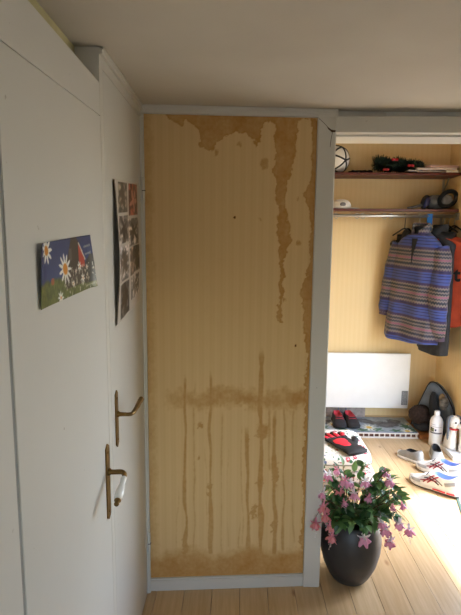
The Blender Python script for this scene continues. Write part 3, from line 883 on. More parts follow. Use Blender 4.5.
# ================================================================== HANGING CLOTHES
def fleece_mat():
    g = NT('nordic_patterned_fleece')
    v = g.coord('Object'); x, y, z = g.sep(v)
    s = g.math('ADD', x, g.math('MULTIPLY', y, 0.6))
    P = 0.250
    t = g.math('FRACT', g.math('DIVIDE', g.math('ADD', z, 2.0+0.015), P))
    zig = g.math('PINGPONG', g.math('MULTIPLY', s, 1.0), 0.013)
    t2 = g.math('ADD', t, g.math('MULTIPLY', g.math('SUBTRACT', zig, 0.0065), 3.2))
    blue, navy, purple = lin((62, 78, 144)), lin((34, 38, 74)), lin((62, 50, 78))
    tan, teal, pink = lin((122, 112, 106)), lin((44, 52, 58)), lin((144, 84, 108))
    # pattern half 0..0.56 (bottom to top), blue half above it
    patt = g.ramp(t2, [(0, purple), (.04, tan), (.10, teal), (.17, tan), (.22, teal), (.255, tan), (.285, pink), (.325, tan), (.36, teal), (.41, tan), (.45, teal), (.51, tan), (.56, purple)], 'CONSTANT')
    strip = g.ramp(t, [(0, purple), (.60, purple), (.635, blue), (.70, navy), (.72, blue), (.79, navy), (.81, blue), (.87, navy), (.89, blue), (.94, purple), (.97, navy)], 'CONSTANT')
    sel = g.math('GREATER_THAN', t, 0.575)
    o = g.mix(sel, patt, strip)
    o = g.mix(g.rng(g.noise(v, 18.0, 4.0), 0.35, 0.75, 0.0, 0.3), o, lin((96, 92, 120)))
    g.bump(g.noise(v, 350.0, 3.0), 0.5, 0.002)
    return g.done(o, 0.95, 0, 0.1, 0.3)
M_fleece = fleece_mat()

def garment(name, label, loc, rz, m, m_in, length=0.80, a=0.27, b=0.10, folds=0.25, sleeves=None, zipper=False, seed=1, neck_open=True, collar=True, squeeze=1.0, lettering=None, width_hem=1.0):
    """garment hung by its shoulders; origin at the neck; front is -y"""
    t = thing(name, label, 'pullover' if zipper else ('shirt' if lettering else 'jacket'), loc, rz, 'clothes hanging on the rail')
    n = 64
    tab = [(.072, .060, .000, .010), (.105, .066, -.006, .020), (.16, .075, -.012, .050), (.215, .082, -.02, .080), (a*.96, b*.92, -.075, .085), (a, b, -.19, .03)]
    for k in range(1, 9):
        f = k/8; tab.append((a*(1+(width_hem-1)*f), b*(1+.15*f), -.19-(length-.19)*f, .0))
    rings = []
    for q, (aa, bb, zz, dr) in enumerate(tab):
        ring = []; dn = max(0, q-4)/9
        for k in range(n):
            th = 2*PI*k/n; c, s = math.cos(th), math.sin(th)
            f = 1+folds*dn*(math.sin(5*th+seed+zz*3)*.6+math.sin(9*th+seed*2.3-zz*4)*.4)
            xx = aa*squeeze*math.copysign(abs(c)**.8, c)*(1+.05*dn*math.sin(3*th+seed))
            yy = bb*math.copysign(abs(s)**.85, s)*f
            front = max(0, -s)
            z = zz-dr*abs(c)**1.4-(0.050*front**3*(q == 0)+0.03*front**3*(q == 1) if neck_open else 0)
            ring.append((xx, yy, z+0.012*dn*math.sin(2*th+seed)))
        rings.append(ring)
    inner = [[(x*.97, y*.9, z+0.0) for x, y, z in r] for r in rings[::-1][:5]]
    bm = B(); loft(bm, rings+[[(x*.985, y*.93, z-0.004) for x, y, z in rings[-1]]]+inner, True, False)
    body = obj('body', bm, m, t, smooth=True, subd=1)
    for sl in (sleeves or ()):
        pts, rr = sl
        bm = B(); P = spline(pts, 5); rs = [interp([(i/(len(rr)-1), r) for i, r in enumerate(rr)], k/(len(P)-1)) for k in range(len(P))]
        rs = [r*(1+.08*math.sin(k*1.9+seed)) for k, r in enumerate(rs)]
        rs[-1] *= .86; rs[-2] *= .9
        tube(bm, P, rs, 18, flat=.72)
        obj('sleeve', bm, m, t, smooth=True, subd=1)
    if collar:
        bm = B(); nc = 40; cr = []
        for (r, z, o) in ((.073, -.012, 0), (.077, .02, 0), (.074, .055, .004), (.066, .058, .004), (.066, .02, 0), (.064, -.02, 0)):
            ring = []
            for k in range(nc+1):
                th = -PI/2+R(16)+(2*PI-R(32))*k/nc
                fr = max(0, -math.sin(th))
                ring.append((r*math.cos(th)*1.05, r*.85*math.sin(th)-.018*fr, z-.045*fr**2-.012*fr))
            cr.append(ring)
        loft(bm, cr+[cr[0]], False, False)
        obj('collar', bm, m, t, smooth=True)
    if m_in is not None:
        bm = B(); lathe(bm, [(.062, -.05), (.063, -.01), (.06, .03), (.02, .02), (.003, .012)], 24, sq=.85)
        obj('neck_lining', bm, m_in, t, smooth=True)
    return t, body, tab

xh = at_y(424, 214, RY).x
zn = at_y(420, 231, 3.80).z
fl, body, tab = garment('patterned_pullover', 'blue and grey nordic patterned fleece pullover hanging on the rail', (xh-.042, RY-0.075, zn), R(-52), M_fleece, M_black,
    length=0.80, a=0.235, b=0.09, folds=.3, zipper=True, seed=2.2, width_hem=1.14, squeeze=1.0,
    sleeves=[([(-.195, .0, -.10), (-.235, -.01, -.24), (-.258, -.025, -.42), (-.268, -.045, -.56), (-.270, -.055, -.64)], [.078, .080, .074, .064, .045]),
             ([(.195, -.005, -.10), (.235, -.01, -.25), (.250, -.04, -.44), (.262, -.03, -.60), (.285, .0, -.745)], [.080, .088, .088, .080, .056])])
fl.rotation_euler = (R(2), R(4), R(-52)); fl.scale = (.90, .90, 1.12)
bm = B(); tube(bm, [(0.0, -.076, -.045), (0.002, -.090, -.10), (0.003, -.105, -.17), (0.004, -.112, -.225)], 0.004, 6)
obj('zip', bm, M_black, fl)
bm = B()
prism(bm, [(-.030, -.079, -.052), (.026, -.083, -.050), (.002, -.112, -.205)], (0, -0.004, 0))
obj('open_placket', bm, M_black, fl)
for (name, i) in (('cuff', 0), ('cuff', 1)):
    e = [(-.270, -.056, -.650), (.291, .002, -.755)][i]; s = [(-.269, -.052, -.615), (.288, -.004, -.720)][i]
    bm = B(); tube(bm, [s, e], [.047, .050] if i else [.042, .043], 16, flat=.75); obj('cuff', bm, mat('plum_grey_rib', (92, 78, 98), .9), fl, smooth=True)

def hanger(label, px, m, hook_m, ang, w=.2, drop=.085):
    x = at_y(px, 214, RY).x
    t = thing('coat_hanger', label, 'hanger', (x, RY, RZ), R(ang), 'hangers on the rail')
    bm = B()
    tube(bm, [(0.0, 0.016*math.cos(a), 0.016*math.sin(a)) for a in [R(-60)+R(230)*k/12 for k in range(13)]][::-1] + [(0, .004, -.03), (0, 0, -drop)], 0.0032, 7)
    obj('hook', bm, hook_m, t, smooth=True)
    bm = B(); tube(bm, spline([(-w, 0, -drop-.055), (-w*.5, 0, -drop-.025), (0, 0, -drop), (w*.5, 0, -drop-.025), (w, 0, -drop-.055)], 5), 0.006, 8)
    obj('shoulder_bar', bm, m, t, smooth=True)
    return t
M_bluep = mat('bright_blue_plastic', (28, 120, 214), 0.3, 0, 0.05)
M_whitep = mat('cream_plastic', (218, 212, 196), 0.4, 0, 0.05)
h = hanger('bright blue hanger clip carrying the patterned pullover', 430.5, M_bluep, M_bluep, -34, .17, .11)
bm = B(); box(bm, -.021, .021, -.018, -.0135, -.105, .018); box(bm, -.021, .021, -.0135, .016, .0135, .018); obj('clip_band', bm, M_bluep, h, bevel=.002)
bm = B(); tube(bm, [(0.026*math.cos(a), -.024, -.098+0.034*math.sin(a)) for a in [2*PI*k/20 for k in range(21)]], .0042, 7); obj('ring', bm, M_whitep, h, smooth=True)
hanger('white hooked hanger just left of the blue clip', 420, M_black, M_whitep, -50, .10, .10)
hanger('dark hanger at the left end of the hanging clothes', 405.5, M_black, M_charcoal, -55, .11, .10)
for i, (px, lab) in enumerate(((444, 'first chrome hanger hook right of the blue clip'), (449, 'second chrome hanger hook right of the blue clip'), (455, 'third chrome hanger hook right of the blue clip'), (459.5, 'chrome hanger hook at the right end of the rail'))):
    hanger(lab, px, M_black, M_steel, -86+i*5, .13, .075)

SL = lambda dz, r=1.0: [([(-.22, .0, -.10), (-.265, .01, -.24), (-.275, .0, -.42), (-.27, -.02, -.60), (-.26, -.03, -.70)], [.08*r, .08*r, .072*r, .06*r, .05*r]),
                        ([(.22, .0, -.10), (.265, -.02, -.24), (.275, -.04, -.42), (.27, -.06, -.60), (.26, -.07, -.70)], [.08*r, .08*r, .072*r, .06*r, .05*r])]
xj = at_y(409, 214, RY).x
bj, _, _ = garment('black_jacket', 'black hooded jacket half hidden behind the patterned pullover', (xj+.01, 3.99, at_y(410, 238, 3.94).z), R(-84), M_black, M_black, length=.60, a=.11, b=.036, folds=.1, seed=4.0, collar=False)
bm = B()
loft(bm, [[(r*1.2*math.cos(2*PI*k/20)+.06, r*.85*math.sin(2*PI*k/20), z) for k in range(20)] for r, z in ((.050, -.06), (.054, -.01), (.048, .03), (.034, .06), (.016, .078), (.004, .082))])
obj('hood', bm, M_black, bj, smooth=True)
garment('dark_coat', 'long charcoal coat hanging right of the patterned pullover', (at_y(443, 214, RY).x-.045, RY-.06, at_y(447, 232, RY).z), R(-80), M_charcoal, M_black, length=.98, a=.20, b=.045, folds=.3, seed=1.1)
# orange jersey with black letters
M_orange = mat('orange_red_jersey', (176, 66, 36), 0.8, 0, 0.15, 15, .2, 300)
oj, ob, tb = garment('orange_jersey', 'orange-red jersey with black lettering at the far right of the rail', (1.640, 3.725, at_y(458, 236, 3.70).z), R(-50), M_orange, M_black, length=.70, a=.15, b=.034, folds=.05, seed=.6, lettering=True, collar=False)
me = text_mesh('st', .15, .0008, True)
o = link('lettering', me, M_black, oj); o.matrix_local = Matrix.Translation((.080, -.0385, -.30)) @ Matrix.Rotation(R(90), 4, 'X')
bm = B(); loft(bm, [[((.157+e)*math.copysign(abs(math.cos(2*PI*k/32))**.8, math.cos(2*PI*k/32)), max(.012, .038+e*.3)*math.sin(2*PI*k/32), z-.085*abs(math.cos(2*PI*k/32))**1.4) for k in range(32)] for e, z in ((-.11, .03), (-.05, .0), (-.01, -.03), (.0, -.055), (-.003, -.065))])
obj('black_yoke', bm, M_black, oj, smooth=True)

# ================================================================== ON THE HALL FLOOR
# low slatted rack with printed oilcloth
M_rack = mat('white_painted_rack', (222, 212, 200), 0.5, 0, 0.05)
rx0, rx1, ry0, ry1, rz = 0.66, 1.512, 3.725, 4.07, 0.050
t = thing('low_rack', 'low white shoe rack with slotted edge under the heater', 'rack', ((rx0+rx1)/2, (ry0+ry1)/2, 0))
bm = B(); box(bm, rx0, rx1, ry0+.02, ry1, rz-.012, rz); obj('deck', bm, M_rack, t, world=True, bevel=.002)
bm = B(); box(bm, rx0, rx1, ry0, ry0+.014, rz-.012, rz); obj('top_rail', bm, M_rack, t, world=True, bevel=.002)
bm = B(); box(bm, rx0, rx1, ry0, ry0+.014, 0.0, .012); obj('bottom_rail', bm, M_rack, t, world=True, bevel=.002)
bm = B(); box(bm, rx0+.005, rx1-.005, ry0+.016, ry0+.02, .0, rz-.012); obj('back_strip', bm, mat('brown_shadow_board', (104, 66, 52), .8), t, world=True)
for a in (rx0, rx1-.02):
    bm = B(); box(bm, a, a+.02, ry0+.021, ry1, 0, rz-.0125); obj('end_panel', bm, M_rack, t, world=True)
slat = None
k = 0; x = rx0
while x < rx1:
    if slat is None:
        bm = B(); box(bm, 0, .008, 0, .012, .012, rz-.012); slat = bpy.data.meshes.new('slat'); bm.to_mesh(slat); bm.free(); slat.materials.append(M_rack)
    o = bpy.data.objects.new('slat', slat); COL.objects.link(o); o.parent = t
    o.location = (x-t.location.x, ry0+.001-t.location.y, 0); x += .0438
def oilcloth(u, v):
    asp = 2.6
    n = fbm(u*22, v*9, 2)
    C = np.zeros((len(u), 3)) + np.array((146, 156, 164.)) + (n[:, None]-.5)*60
    for (cu, cv, w, h, a) in ((.55, .72, .10, .16, -.5), (.77, .50, .15, .20, .3), (.66, .60, .10, .1, .2), (.86, .74, .08, .12, -.3), (.36, .4, .1, .15, .2), (.12, .6, .1, .14, .5)):
        dx = ((u-cu)*math.cos(a)+(v-cv)/asp*math.sin(a))/w; dy = (-(u-cu)*math.sin(a)*asp+(v-cv)*math.cos(a))/h
        C = blend(C, (1-np.hypot(dx, dy)+(fbm(u*60, v*24, 7)-.5)*.7)/.25, (66, 70, 76))
        C = blend(C, (.55-np.hypot(dx, dy)+(fbm(u*90, v*34, 5)-.5))/.2, (104, 106, 110))
    for (cu, cv, w, h) in ((.62, .18, .05, .10), (.47, .12, .05, .09), (.93, .38, .04, .14), (.97, .15, .03, .12), (.80, .12, .05, .08), (.26, .2, .05, .1), (.08, .25, .05, .1)):
        dx = (u-cu)/w; dy = (v-cv)/h
        C = blend(C, (1-np.hypot(dx, dy)*(1+.35*np.cos(5*np.arctan2(dy, dx))))/.2, (46, 92, 58))
    for (cu, cv, r) in ((.55, .30, .20), (.91, .10, .17), (.985, .55, .12), (.40, .75, .12), (.2, .45, .18)):
        C = daisy(C, u, v, cu, cv, r, asp, 10, (212, 172, 52), (222, 222, 212), .36)
    return blend(C, (v < .035)*1.0, (96, 104, 124))
me = grid_mesh('oilcloth', 180, 76, lambda u, v: (rx0+.006+(rx1-rx0-.012)*u, ry0-.001+(ry1-ry0)*v, rz+.0022+.0012*np.sin(u*30)*np.sin(v*5)), oilcloth)
tag(link('oilcloth', me, paint_mat('printed_oilcloth', .35), smooth=True, solid=.0025), 'grey oilcloth printed with daisies and birds on the low rack', 'tablecloth')
bm = B(); box(bm, 1.520, 1.735, 3.71, 4.06, 0, .034)
tag(obj('wooden_board', bm, mat('orange_pine_board', (178, 116, 68), .5, 0, .15, 30), bevel=.004), 'orange pine board on the floor right of the low rack', 'board')

# teardrop bag in the corner
A, Bq = Vector((1.50, 4.03, 0)), Vector((1.765, 3.66, 0))
nrm = Vector((Bq.y-A.y, -(Bq.x-A.x), 0)).normalized()
if nrm.y > 0: nrm = -nrm
def on_bag(px, py, off=0.0):
    d = ray(px, py); o = Vector((0, 0, CAM_H)); tt = (A+nrm*off-o).dot(nrm)/d.dot(nrm)
    return o+d*tt
outl = [on_bag(*p) for p in ((411, 428), (414.5, 415), (419.5, 403), (424.5, 392.5), (428.5, 385), (431.5, 382), (435.5, 382.5), (440, 386), (445, 392), (449.5, 400), (453, 409), (455, 420), (455, 431))]
zmin = .0345
for p in outl: p.z = max(p.z, zmin)
outl[0].z = zmin; outl[-1].z = zmin
cen = sum(outl, Vector())/len(outl)
t = thing('padded_bag', 'blue-grey teardrop-shaped padded bag leaning in the hall corner', 'bag', (cen.x, cen.y, zmin))
rings = []
for (sc, off) in ((.97, -.035), (1.0, -.025), (1.0, .0), (.95, .014), (.80, .024), (.4, .030), (.05, .031)):
    rings.append([cen+(p-cen)*sc+nrm*off+Vector((0, 0, max(0, (zmin-(cen+(p-cen)*sc).z)))) for p in outl])
bm = B(); loft(bm, rings); obj('shell', bm, mat('blue_grey_nylon', (92, 104, 120), .6, 0, .15, 12, .2, 60), t, world=True, smooth=True)
bm = B(); tube(bm, spline([p+nrm*.004 for p in outl], 4), .0062, 7); obj('piping', bm, M_black, t, world=True, smooth=True)
bm = B(); cc = on_bag(442, 398, .03); ball(bm, cc, .03, 14, 10, (.9, .35, 1.3), None); obj('tan_patch', bm, mat('tan_leather', (118, 98, 70), .8, 0, .35, 40), t, world=True, smooth=True)
bm = B(); cc = on_bag(444, 404, .035)
ball(bm, cc, .045, 14, 10, (.9, .5, 1.2)); obj('mottled_patch', bm, mat('mottled_grey', (128, 124, 118), .8, 0, .4, 40, col2=(54, 52, 50)), t, world=True, smooth=True)
# black plume hanging over it
p0, p1, p2 = on_bag(434, 392, .055), on_bag(432, 402, .075), on_bag(436, 424, .075)
bm = B(); cur = bez(p0, p1, p2, 10); tube(bm, cur, [.012, .02, .026, .030, .034, .036, .038, .038, .036, .03, .02], 12)
pl = tag(obj('black_scarf', bm, M_black, smooth=True), 'black furry scarf hanging over the padded bag', 'scarf')
bm = B()
for k in range(500):
    s = random.random()*9.99; i = int(s); c = cur[i].lerp(cur[i+1], s-i)
    d = Vector((random.uniform(-1, 1), random.uniform(-1, .4), random.uniform(-.9, .5))).normalized(); r = .03
    q = c+d*(r+random.uniform(.008, .022)); sd = d.cross(Vector((.2, .3, .9))).normalized()*.0015
    bm.faces.new([bm.verts.new(v) for v in (c+d*r-sd, c+d*r+sd, q)])
tag(obj('fur', bm, M_black, pl), kind='stuff')

# brown woolly hat
p = at_y(420.5, 433, 3.82)
t = thing('woolly_hat', 'dark brown woolly hat beside the low rack', 'hat', (p.x, 3.83, .034))
bm = B(); knobbly(bm, (0, 0, .137), .103, (1.0, .85, .82), .09, 9.0); obj('crown', bm, mat('brown_wool', (60, 42, 33), .95, 0, .35, 60, 1.0, 130), t, smooth=True)
bm = B(); knobbly(bm, (.015, -.01, .058), .080, (1.0, .9, .72), .03, 4.0); obj('lining', bm, M_charcoal, t, smooth=True)

# white bottle
p = at_z(437.6, 447.5, 0)
t = thing('plastic_bottle', 'white plastic bottle with printed label standing on the floor', 'bottle', (p.x, p.y+.05, 0))
bm = B(); lathe(bm, [(.044, 0), (.050, .005), (.0505, .02), (.0505, .19), (.049, .203), (.043, .222), (.030, .240), (.021, .247), (.0205, .255)], 32)
obj('body', bm, mat('white_plastic', (240, 240, 240), .3, 0, .02), t, smooth=True)
bm = B(); lathe(bm, [(.021, .2555), (.0215, .257), (.0215, .282), (.019, .287)], 24); obj('cap', bm, _mats['white_plastic'], t, bevel=.001)
def blabel(u, v):
    C = np.zeros((len(u), 3)) + np.array((234, 234, 238.))
    for (v0, a, b) in ((.90, .12, .45), (.70, .08, .92)):
        C = blend(C, ((u > a) & (u < b))*np.clip((.022-np.abs(v-v0-.02*np.sin(u*130)))/.02, 0, 1)*.9, (70, 72, 80))
    C = blend(C, ((u > .06) & (u < .36) & (v > .22) & (v < .58))*1., (106, 110, 76))
    C = blend(C, ((u > .06) & (u < .22) & (v > .45) & (v < .60))*1., (40, 44, 44))
    C = blend(C, ((u > .40) & (u < .52) & (v > .3) & (v < .50))*1., (58, 60, 100))
    C = blend(C, ((u > .08) & (u < .94) & (v > .04) & (v < .18))*1., (48, 48, 66))
    return blend(C, ((u > .2) & (u < .9) & (np.abs(v-.11+.02*np.sin(u*90)) < .02))*1., (170, 170, 184))
a0 = R(-90-62)-math.atan2(p.x, p.y)
me = grid_mesh('label', 60, 44, lambda u, v: (.0509*np.cos(a0+R(124)*u), .0509*np.sin(a0+R(124)*u), .108+.085*v), blabel)
link('label', me, M_print, t, smooth=True)

# dog figure on a base
M_cream = mat('cream_painted_wood', (226, 218, 206), .5, 0, .06)
pb = at_z(452, 457, 0)
t = thing('dog_figure', 'white spotted dog figure with red collar against the hall side wall', 'figurine', (1.685, 3.47, 0), R(0))
bm = B(); box(bm, -.062, .078, -.135, .135, 0, .034); obj('base', bm, mat('white_base', (226, 224, 220), .5, 0, .04), t, bevel=.004)
bm = B()
loft(bm, [[(x0+a*math.cos(2*PI*k/20), y0+b*math.sin(2*PI*k/20), z) for k in range(20)] for (x0, y0, a, b, z) in
          ((-.015, .03, .042, .060, .0345), (-.015, .03, .044, .062, .07), (-.013, .028, .040, .052, .12), (-.008, .022, .034, .042, .165), (-.004, .018, .030, .036, .20))])
obj('torso', bm, M_cream, t, smooth=True)
bm = B(); ball(bm, (0.0, .012, .245), .052, 20, 14, (.85, .9, 1.0)); ball(bm, (.022, -.030, .228), .030, 14, 10, (.9, 1.15, .75))
hd = obj('head', bm, M_cream, t, smooth=True)
for (x, z) in ((-.012, .256), (.026, .258)):
    bm = B(); ball(bm, (x, -.034, z), .0075, 10, 8); obj('eye', bm, M_black, hd, smooth=True)
bm = B(); ball(bm, (.036, -.060, .236), .011, 10, 8); obj('nose', bm, M_black, hd, smooth=True)
M_ear = mat('slate_grey_paint', (98, 102, 110), .6)
for s, ln in ((-1, .16), (1, .07)):
    bm = B(); tube(bm, spline([(s*.016, .015, .297), (s*.042, .012, .285), (s*.052, .010, .25), (s*.050, .010, .25-ln*.5), (s*.044, .012, .25-ln)], 5), [.012]*6+[.017]*9+[.012]*6, 10, flat=.6)
    obj('ear', bm, M_ear, t, smooth=True)
bm = B(); tube(bm, [(.037*math.cos(a)-.004, .018+.042*math.sin(a), .197) for a in [2*PI*k/24 for k in range(25)]], .006, 8); obj('collar', bm, mat('red_collar', (196, 28, 36), .5), t, smooth=True)
bm = B()
loft(bm, [[(.042+a*math.cos(2*PI*k/18), -.055+a*1.05*math.sin(2*PI*k/18), z) for k in range(18)] for a, z in ((.030, .0345), (.031, .06), (.028, .12), (.030, .19), (.031, .225), (.026, .245), (.012, .256))])
fp = obj('raised_paw', bm, M_cream, t, smooth=True)
for (x, y, z) in ((.034, -.082, .068), (.060, -.077, .155)):
    bm = B(); ball(bm, (x, y, z), .0155, 12, 8, (1, .5, 1)); obj('spot', bm, M_black, fp, smooth=True)

# door mat
m0, m1 = at_z(444.5, 463.5, 0), at_z(463, 521, 0)
ed = (m1-m0).normalized(); inw = Vector((-ed.y, ed.x, 0))
if inw.x < 0: inw = -inw
ml = (m1-m0).length*1.25; mw = 0.20
mw = min(0.30, (XH-.01-max(m0.x, m1.x))/max(inw.x, .2))
t = thing('door_mat', 'white floral door mat with dark green edge by the entrance', 'mat', tuple(m0))
q = [m0, m0+ed*ml, m0+ed*ml+inw*mw, m0+inw*mw]
bm = B(); prism(bm, q, (0, 0, .008)); obj('backing', bm, mat('dark_green_rubber', (34, 62, 52), .7), t, world=True, bevel=.002)
def matprint(u, v):
    n = fbm(u*7, v*14, 3); n2 = fbm(u*9+4, v*18, 8)
    C = np.zeros((len(u), 3)) + np.array((226, 228, 228.))
    C = blend(C, (n-.56)*12, (138, 122, 168)); C = blend(C, (n2-.60)*12, (120, 164, 142))
    return C
a, b = m0+ed*.022+inw*.018, ed*(ml-.044); c = inw*(mw-.036)
me = grid_mesh('pile', 60, 30, lambda u, v: (a.x+b.x*u+c.x*v-m0.x, a.y+b.y*u+c.y*v-m0.y, .0085+.001*np.sin(u*90)*np.sin(v*60)), matprint)
link('pile', me, paint_mat('printed_mat', .9), t)

# ------------------------------------------------------------------ footwear
def shoe(name, label, heel, toe, L, W, Hh, mats, group, opening=(.44, .90), odepth=.55, style='slip', z0=0.0, collar_rise=.25, flip=1):
    """heel and toe are floor points; local +x runs heel to toe"""
    heel = Vector(heel); toe = Vector(toe); d = toe-heel
    t = thing(name, label, 'shoe', (heel.x, heel.y, z0), math.atan2(d.y, d.x), group)
    wt = [(0, .20), (.05, .33), (.15, .40), (.35, .39), (.5, .41), (.68, .49), (.80, .47), (.90, .38), (.97, .22), (1, .06)]
    ht = [(0, .80), (.06, .95+collar_rise*.2), (.2, .93), (.42, .92), (.55, .82), (.7, .58), (.82, .44), (.92, .36), (1, .16)]
    bend = lambda s: flip*.05*W*math.sin(s*PI)*1.2
    sole_t = .22*Hh
    xs = [i/44 for i in range(45)]; m1, m2 = 14, 8; n = 2*m1+m2
    up = B(); li = B(); rings = []
    for s in xs:
        w = interp(wt, s)*W; h = interp(ht, s)*Hh-sole_t*.8
        sh = 1-s                           # 0 at toe .. 1 at heel
        op = max(0.0, 1-((sh-(opening[0]+opening[1])/2)/((opening[1]-opening[0])/2))**2)
        lim = .48*math.sqrt(op)*PI/2
        ths = [(PI/2-lim)*k/m1 for k in range(m1+1)] + [PI/2-lim+2*lim*k/m2 for k in range(1, m2)] + [PI/2+lim+(PI/2-lim)*k/m1 for k in range(m1+1)]
        ring = []
        for k, th in enumerate(ths):
            c, sn = math.cos(th), max(0.0, math.sin(th))
            yy = w*math.copysign(abs(c)**.75, c); zz = sole_t*.8+h*sn**.72
            if m1 < k < m1+m2 and lim > 0:
                e = min(1, (k-m1)/2.0, (m1+m2-k)/2.0)
                zz = sole_t*.8+h*(sn**.72-odepth*e*min(1, op*2.5)); yy *= .95
            ring.append(Vector((s*L, yy+bend(s), zz)))
        rings.append(ring)
    for (bmx, want) in ((up, False), (li, True)):
        vs = {}
        def V(i, k):
            if (i, k) not in vs: vs[(i, k)] = bmx.verts.new(rings[i][k])
            return vs[(i, k)]
        for i in range(len(xs)-1):
            for k in range(n):
                if (m1 <= k < m1+m2) == want: bmx.faces.new((V(i, k), V(i, k+1), V(i+1, k+1), V(i+1, k)))
        if not want:
            for i in (0, len(xs)-1): bmx.faces.new([V(i, k) for k in range(m1+1)]+[V(i, k) for k in range(m1+m2, n+1)])
    upper = obj('upper', up, mats['upper'], t, smooth=True)
    if len(li.faces): obj('lining', li, mats['lining'], t, smooth=True)
    else: li.free()
    so = B()
    def outline(sc, z): return [Vector((L*(.5+(s-.5)*sc[0]), sg*interp(wt, s)*W*sc[1]+bend(s), z(s))) for sg, ss in ((1, xs), (-1, xs[::-1])) for s in ss]
    lift = lambda s: .10*Hh*max(0, (s-.8)/.2)**2
    loft(so, [outline((1.0, .96), lambda s: .001+lift(s)), outline((1.03, 1.08), lambda s: .15*sole_t+lift(s)), outline((1.035, 1.09), lambda s: .7*sole_t+lift(s)), outline((1.01, 1.02), lambda s: sole_t*(1.05+.35*max(0, .35-s))+lift(s))])
    sole = obj('sole', so, mats['sole'], t, smooth=True)
    if style == 'run':
        ou = B(); loft(ou, [outline((1.02, 1.05), lambda s: .0006+lift(s)), outline((1.04, 1.10), lambda s: .0035+lift(s)), outline((1.04, 1.10), lambda s: .22*sole_t+lift(s)), outline((1.02, 1.0), lambda s: .24*sole_t+lift(s))])
        obj('outsole', ou, mat('dark_outsole', (46, 46, 50), .7), t, smooth=True)
    def surf(s, th, off=.0015):
        w = interp(wt, s)*W; h = interp(ht, s)*Hh-sole_t*.8; c, sn = math.cos(th), math.sin(th)
        return Vector((s*L, (w+off)*math.copysign(abs(c)**.75, c)+bend(s), sole_t*.8+(h+off)*max(0.0, sn)**.72))
    def ribbon(nm, path, wd, m, parent=t):
        bm = B(); P = [surf(s, th, .0022) for s, th in path]; vs = []
        tops = []
        for i, p in enumerate(P):
            tg = (P[min(i+1, len(P)-1)]-P[max(i-1, 0)]).normalized(); s, th = path[i]
            nr = Vector((0, math.cos(th), math.sin(th))); sd = tg.cross(nr).normalized()*wd
            vs.append([p+sd, p+sd*.8+nr*.0016, p-sd*.8+nr*.0016, p-sd])
        loft(bm, vs, True, True); return obj(nm, bm, m, parent, smooth=True)
    return t, ribbon, surf, sole, upper

M_in_black = mat('black_insole', (20, 20, 22), .9)
gm = dict(upper=mat('grey_knit', (150, 148, 142), .85, 0, .1, 40, .5, 350), sole=mat('white_rubber', (226, 224, 218), .5, 0, .04), lining=M_in_black)
GRP = 'shoes on the hall floor'
h0 = at_z(421.5, 463.5, 0); t0 = at_z(398.5, 453.5, 0)
t, rb, sf, so, up = shoe('slip_on_shoe', 'light grey knit slip-on shoe with its toe to the left', h0, t0, (t0-h0).length*1.0, .105, .092, gm, GRP, opening=(.40, .84))
bm = B(); p = sf(.06, PI/2); tube(bm, [p+Vector((0, -.016, -.02)), p+Vector((-.006, 0, .008)), p+Vector((0, .016, -.02))], .003, 6); obj('pull_tab', bm, gm['upper'], t)
h1 = at_z(434, 453.8, 0); t1 = at_z(438, 468, 0)
t, rb, sf, so, up = shoe('slip_on_shoe', 'light grey knit slip-on shoe facing forward beside the bottle', h1, t1, .25, .105, .092, gm, GRP, opening=(.46, .92))
rm = dict(upper=mat('white_mesh_upper', (232, 232, 232), .6, 0, .05, 40, .4, 260), sole=_mats['white_rubber'], lining=mat('pale_blue_lining', (136, 160, 212), .8, 0, .1, 30))
M_stripe = mat('dark_red_stripe', (150, 40, 52), .4); M_navy = mat('navy_stripe', (40, 40, 58), .4); M_silver = mat('silver_overlay', (178, 180, 184), .35, .3)
def runner(label, heel, toe, L, Hh, side, flip):
    t, rb, sf, so, up = shoe('running_shoe', label, heel, toe, L, .112, Hh, rm, GRP, opening=(.50, .95), odepth=.55, flip=flip, style='run')
    T = (lambda a: a) if side > 0 else (lambda a: PI-a)
    line = lambda a, b, n=7: [(a[0]+(b[0]-a[0])*k/n, T(a[1]+(b[1]-a[1])*k/n)) for k in range(n+1)]
    for (a, b, m, w) in (((.66, .25), (.46, .95), M_stripe, .0042), ((.58, .20), (.38, .80), M_stripe, .0042), ((.72, .50), (.40, .36), M_stripe, .0036), ((.66, .80), (.36, .18), M_navy, .0042), ((.56, .85), (.29, .20), M_navy, .003)):
        rb('side_stripe', line(a, b), w, m)
    t.location.z = .0085; t.rotation_euler[1] = math.asin(.0085/L)
    rb('toe_overlay', line((.97, .5), (.72, .30)), .010, M_silver); rb('heel_overlay', line((.25, .30), (.03, .55)), .012, M_silver)
    for s in (.52, .57, .62, .67, .72): rb('lace', [(s+.012*math.sin(k), PI*(.36+.28*k/6)) for k in range(7)], .0036, M_navy if s in (.62,) else rm['sole'])
    bm = B()
    sgn = 1 if side > 0 else -1
    for (sa, sb2) in ((.06, .20), (.23, .47)):
        pts = [(L*s, sgn*(.112*interp([(0, .20), (.05, .33), (.15, .40), (.35, .39), (.5, .41)], s)*1.10+.001)+flip*.05*.112*math.sin(s*PI)*1.2, Hh*.125) for s in np.linspace(sa, sb2, 7)]
        tube(bm, pts, .0055, 6)
    obj('red_cushion_insert', bm, mat('coral_red_gel', (226, 62, 74), .3), so, smooth=True)
    return t
h2, t2 = at_z(460, 497.5, 0), at_z(410, 479, 0)
runner('white running shoe with red and black stripes, in front', h2, t2, (h2-t2).length*.99, .128, 1, 1)
h3, t3 = at_z(463, 483.5, 0), at_z(416.5, 466.5, 0)
runner('white running shoe with blue lining behind its pair', h3, t3, (h3-t3).length*.99, .128, 1, -1)
bmats = dict(upper=mat('black_trainer_fabric', (34, 32, 36), .8, 0, .2, 30, .3, 200), sole=mat('black_rubber', (24, 24, 26), .7), lining=mat('coral_red_lining', (206, 62, 76), .8, 0, .25, 40))
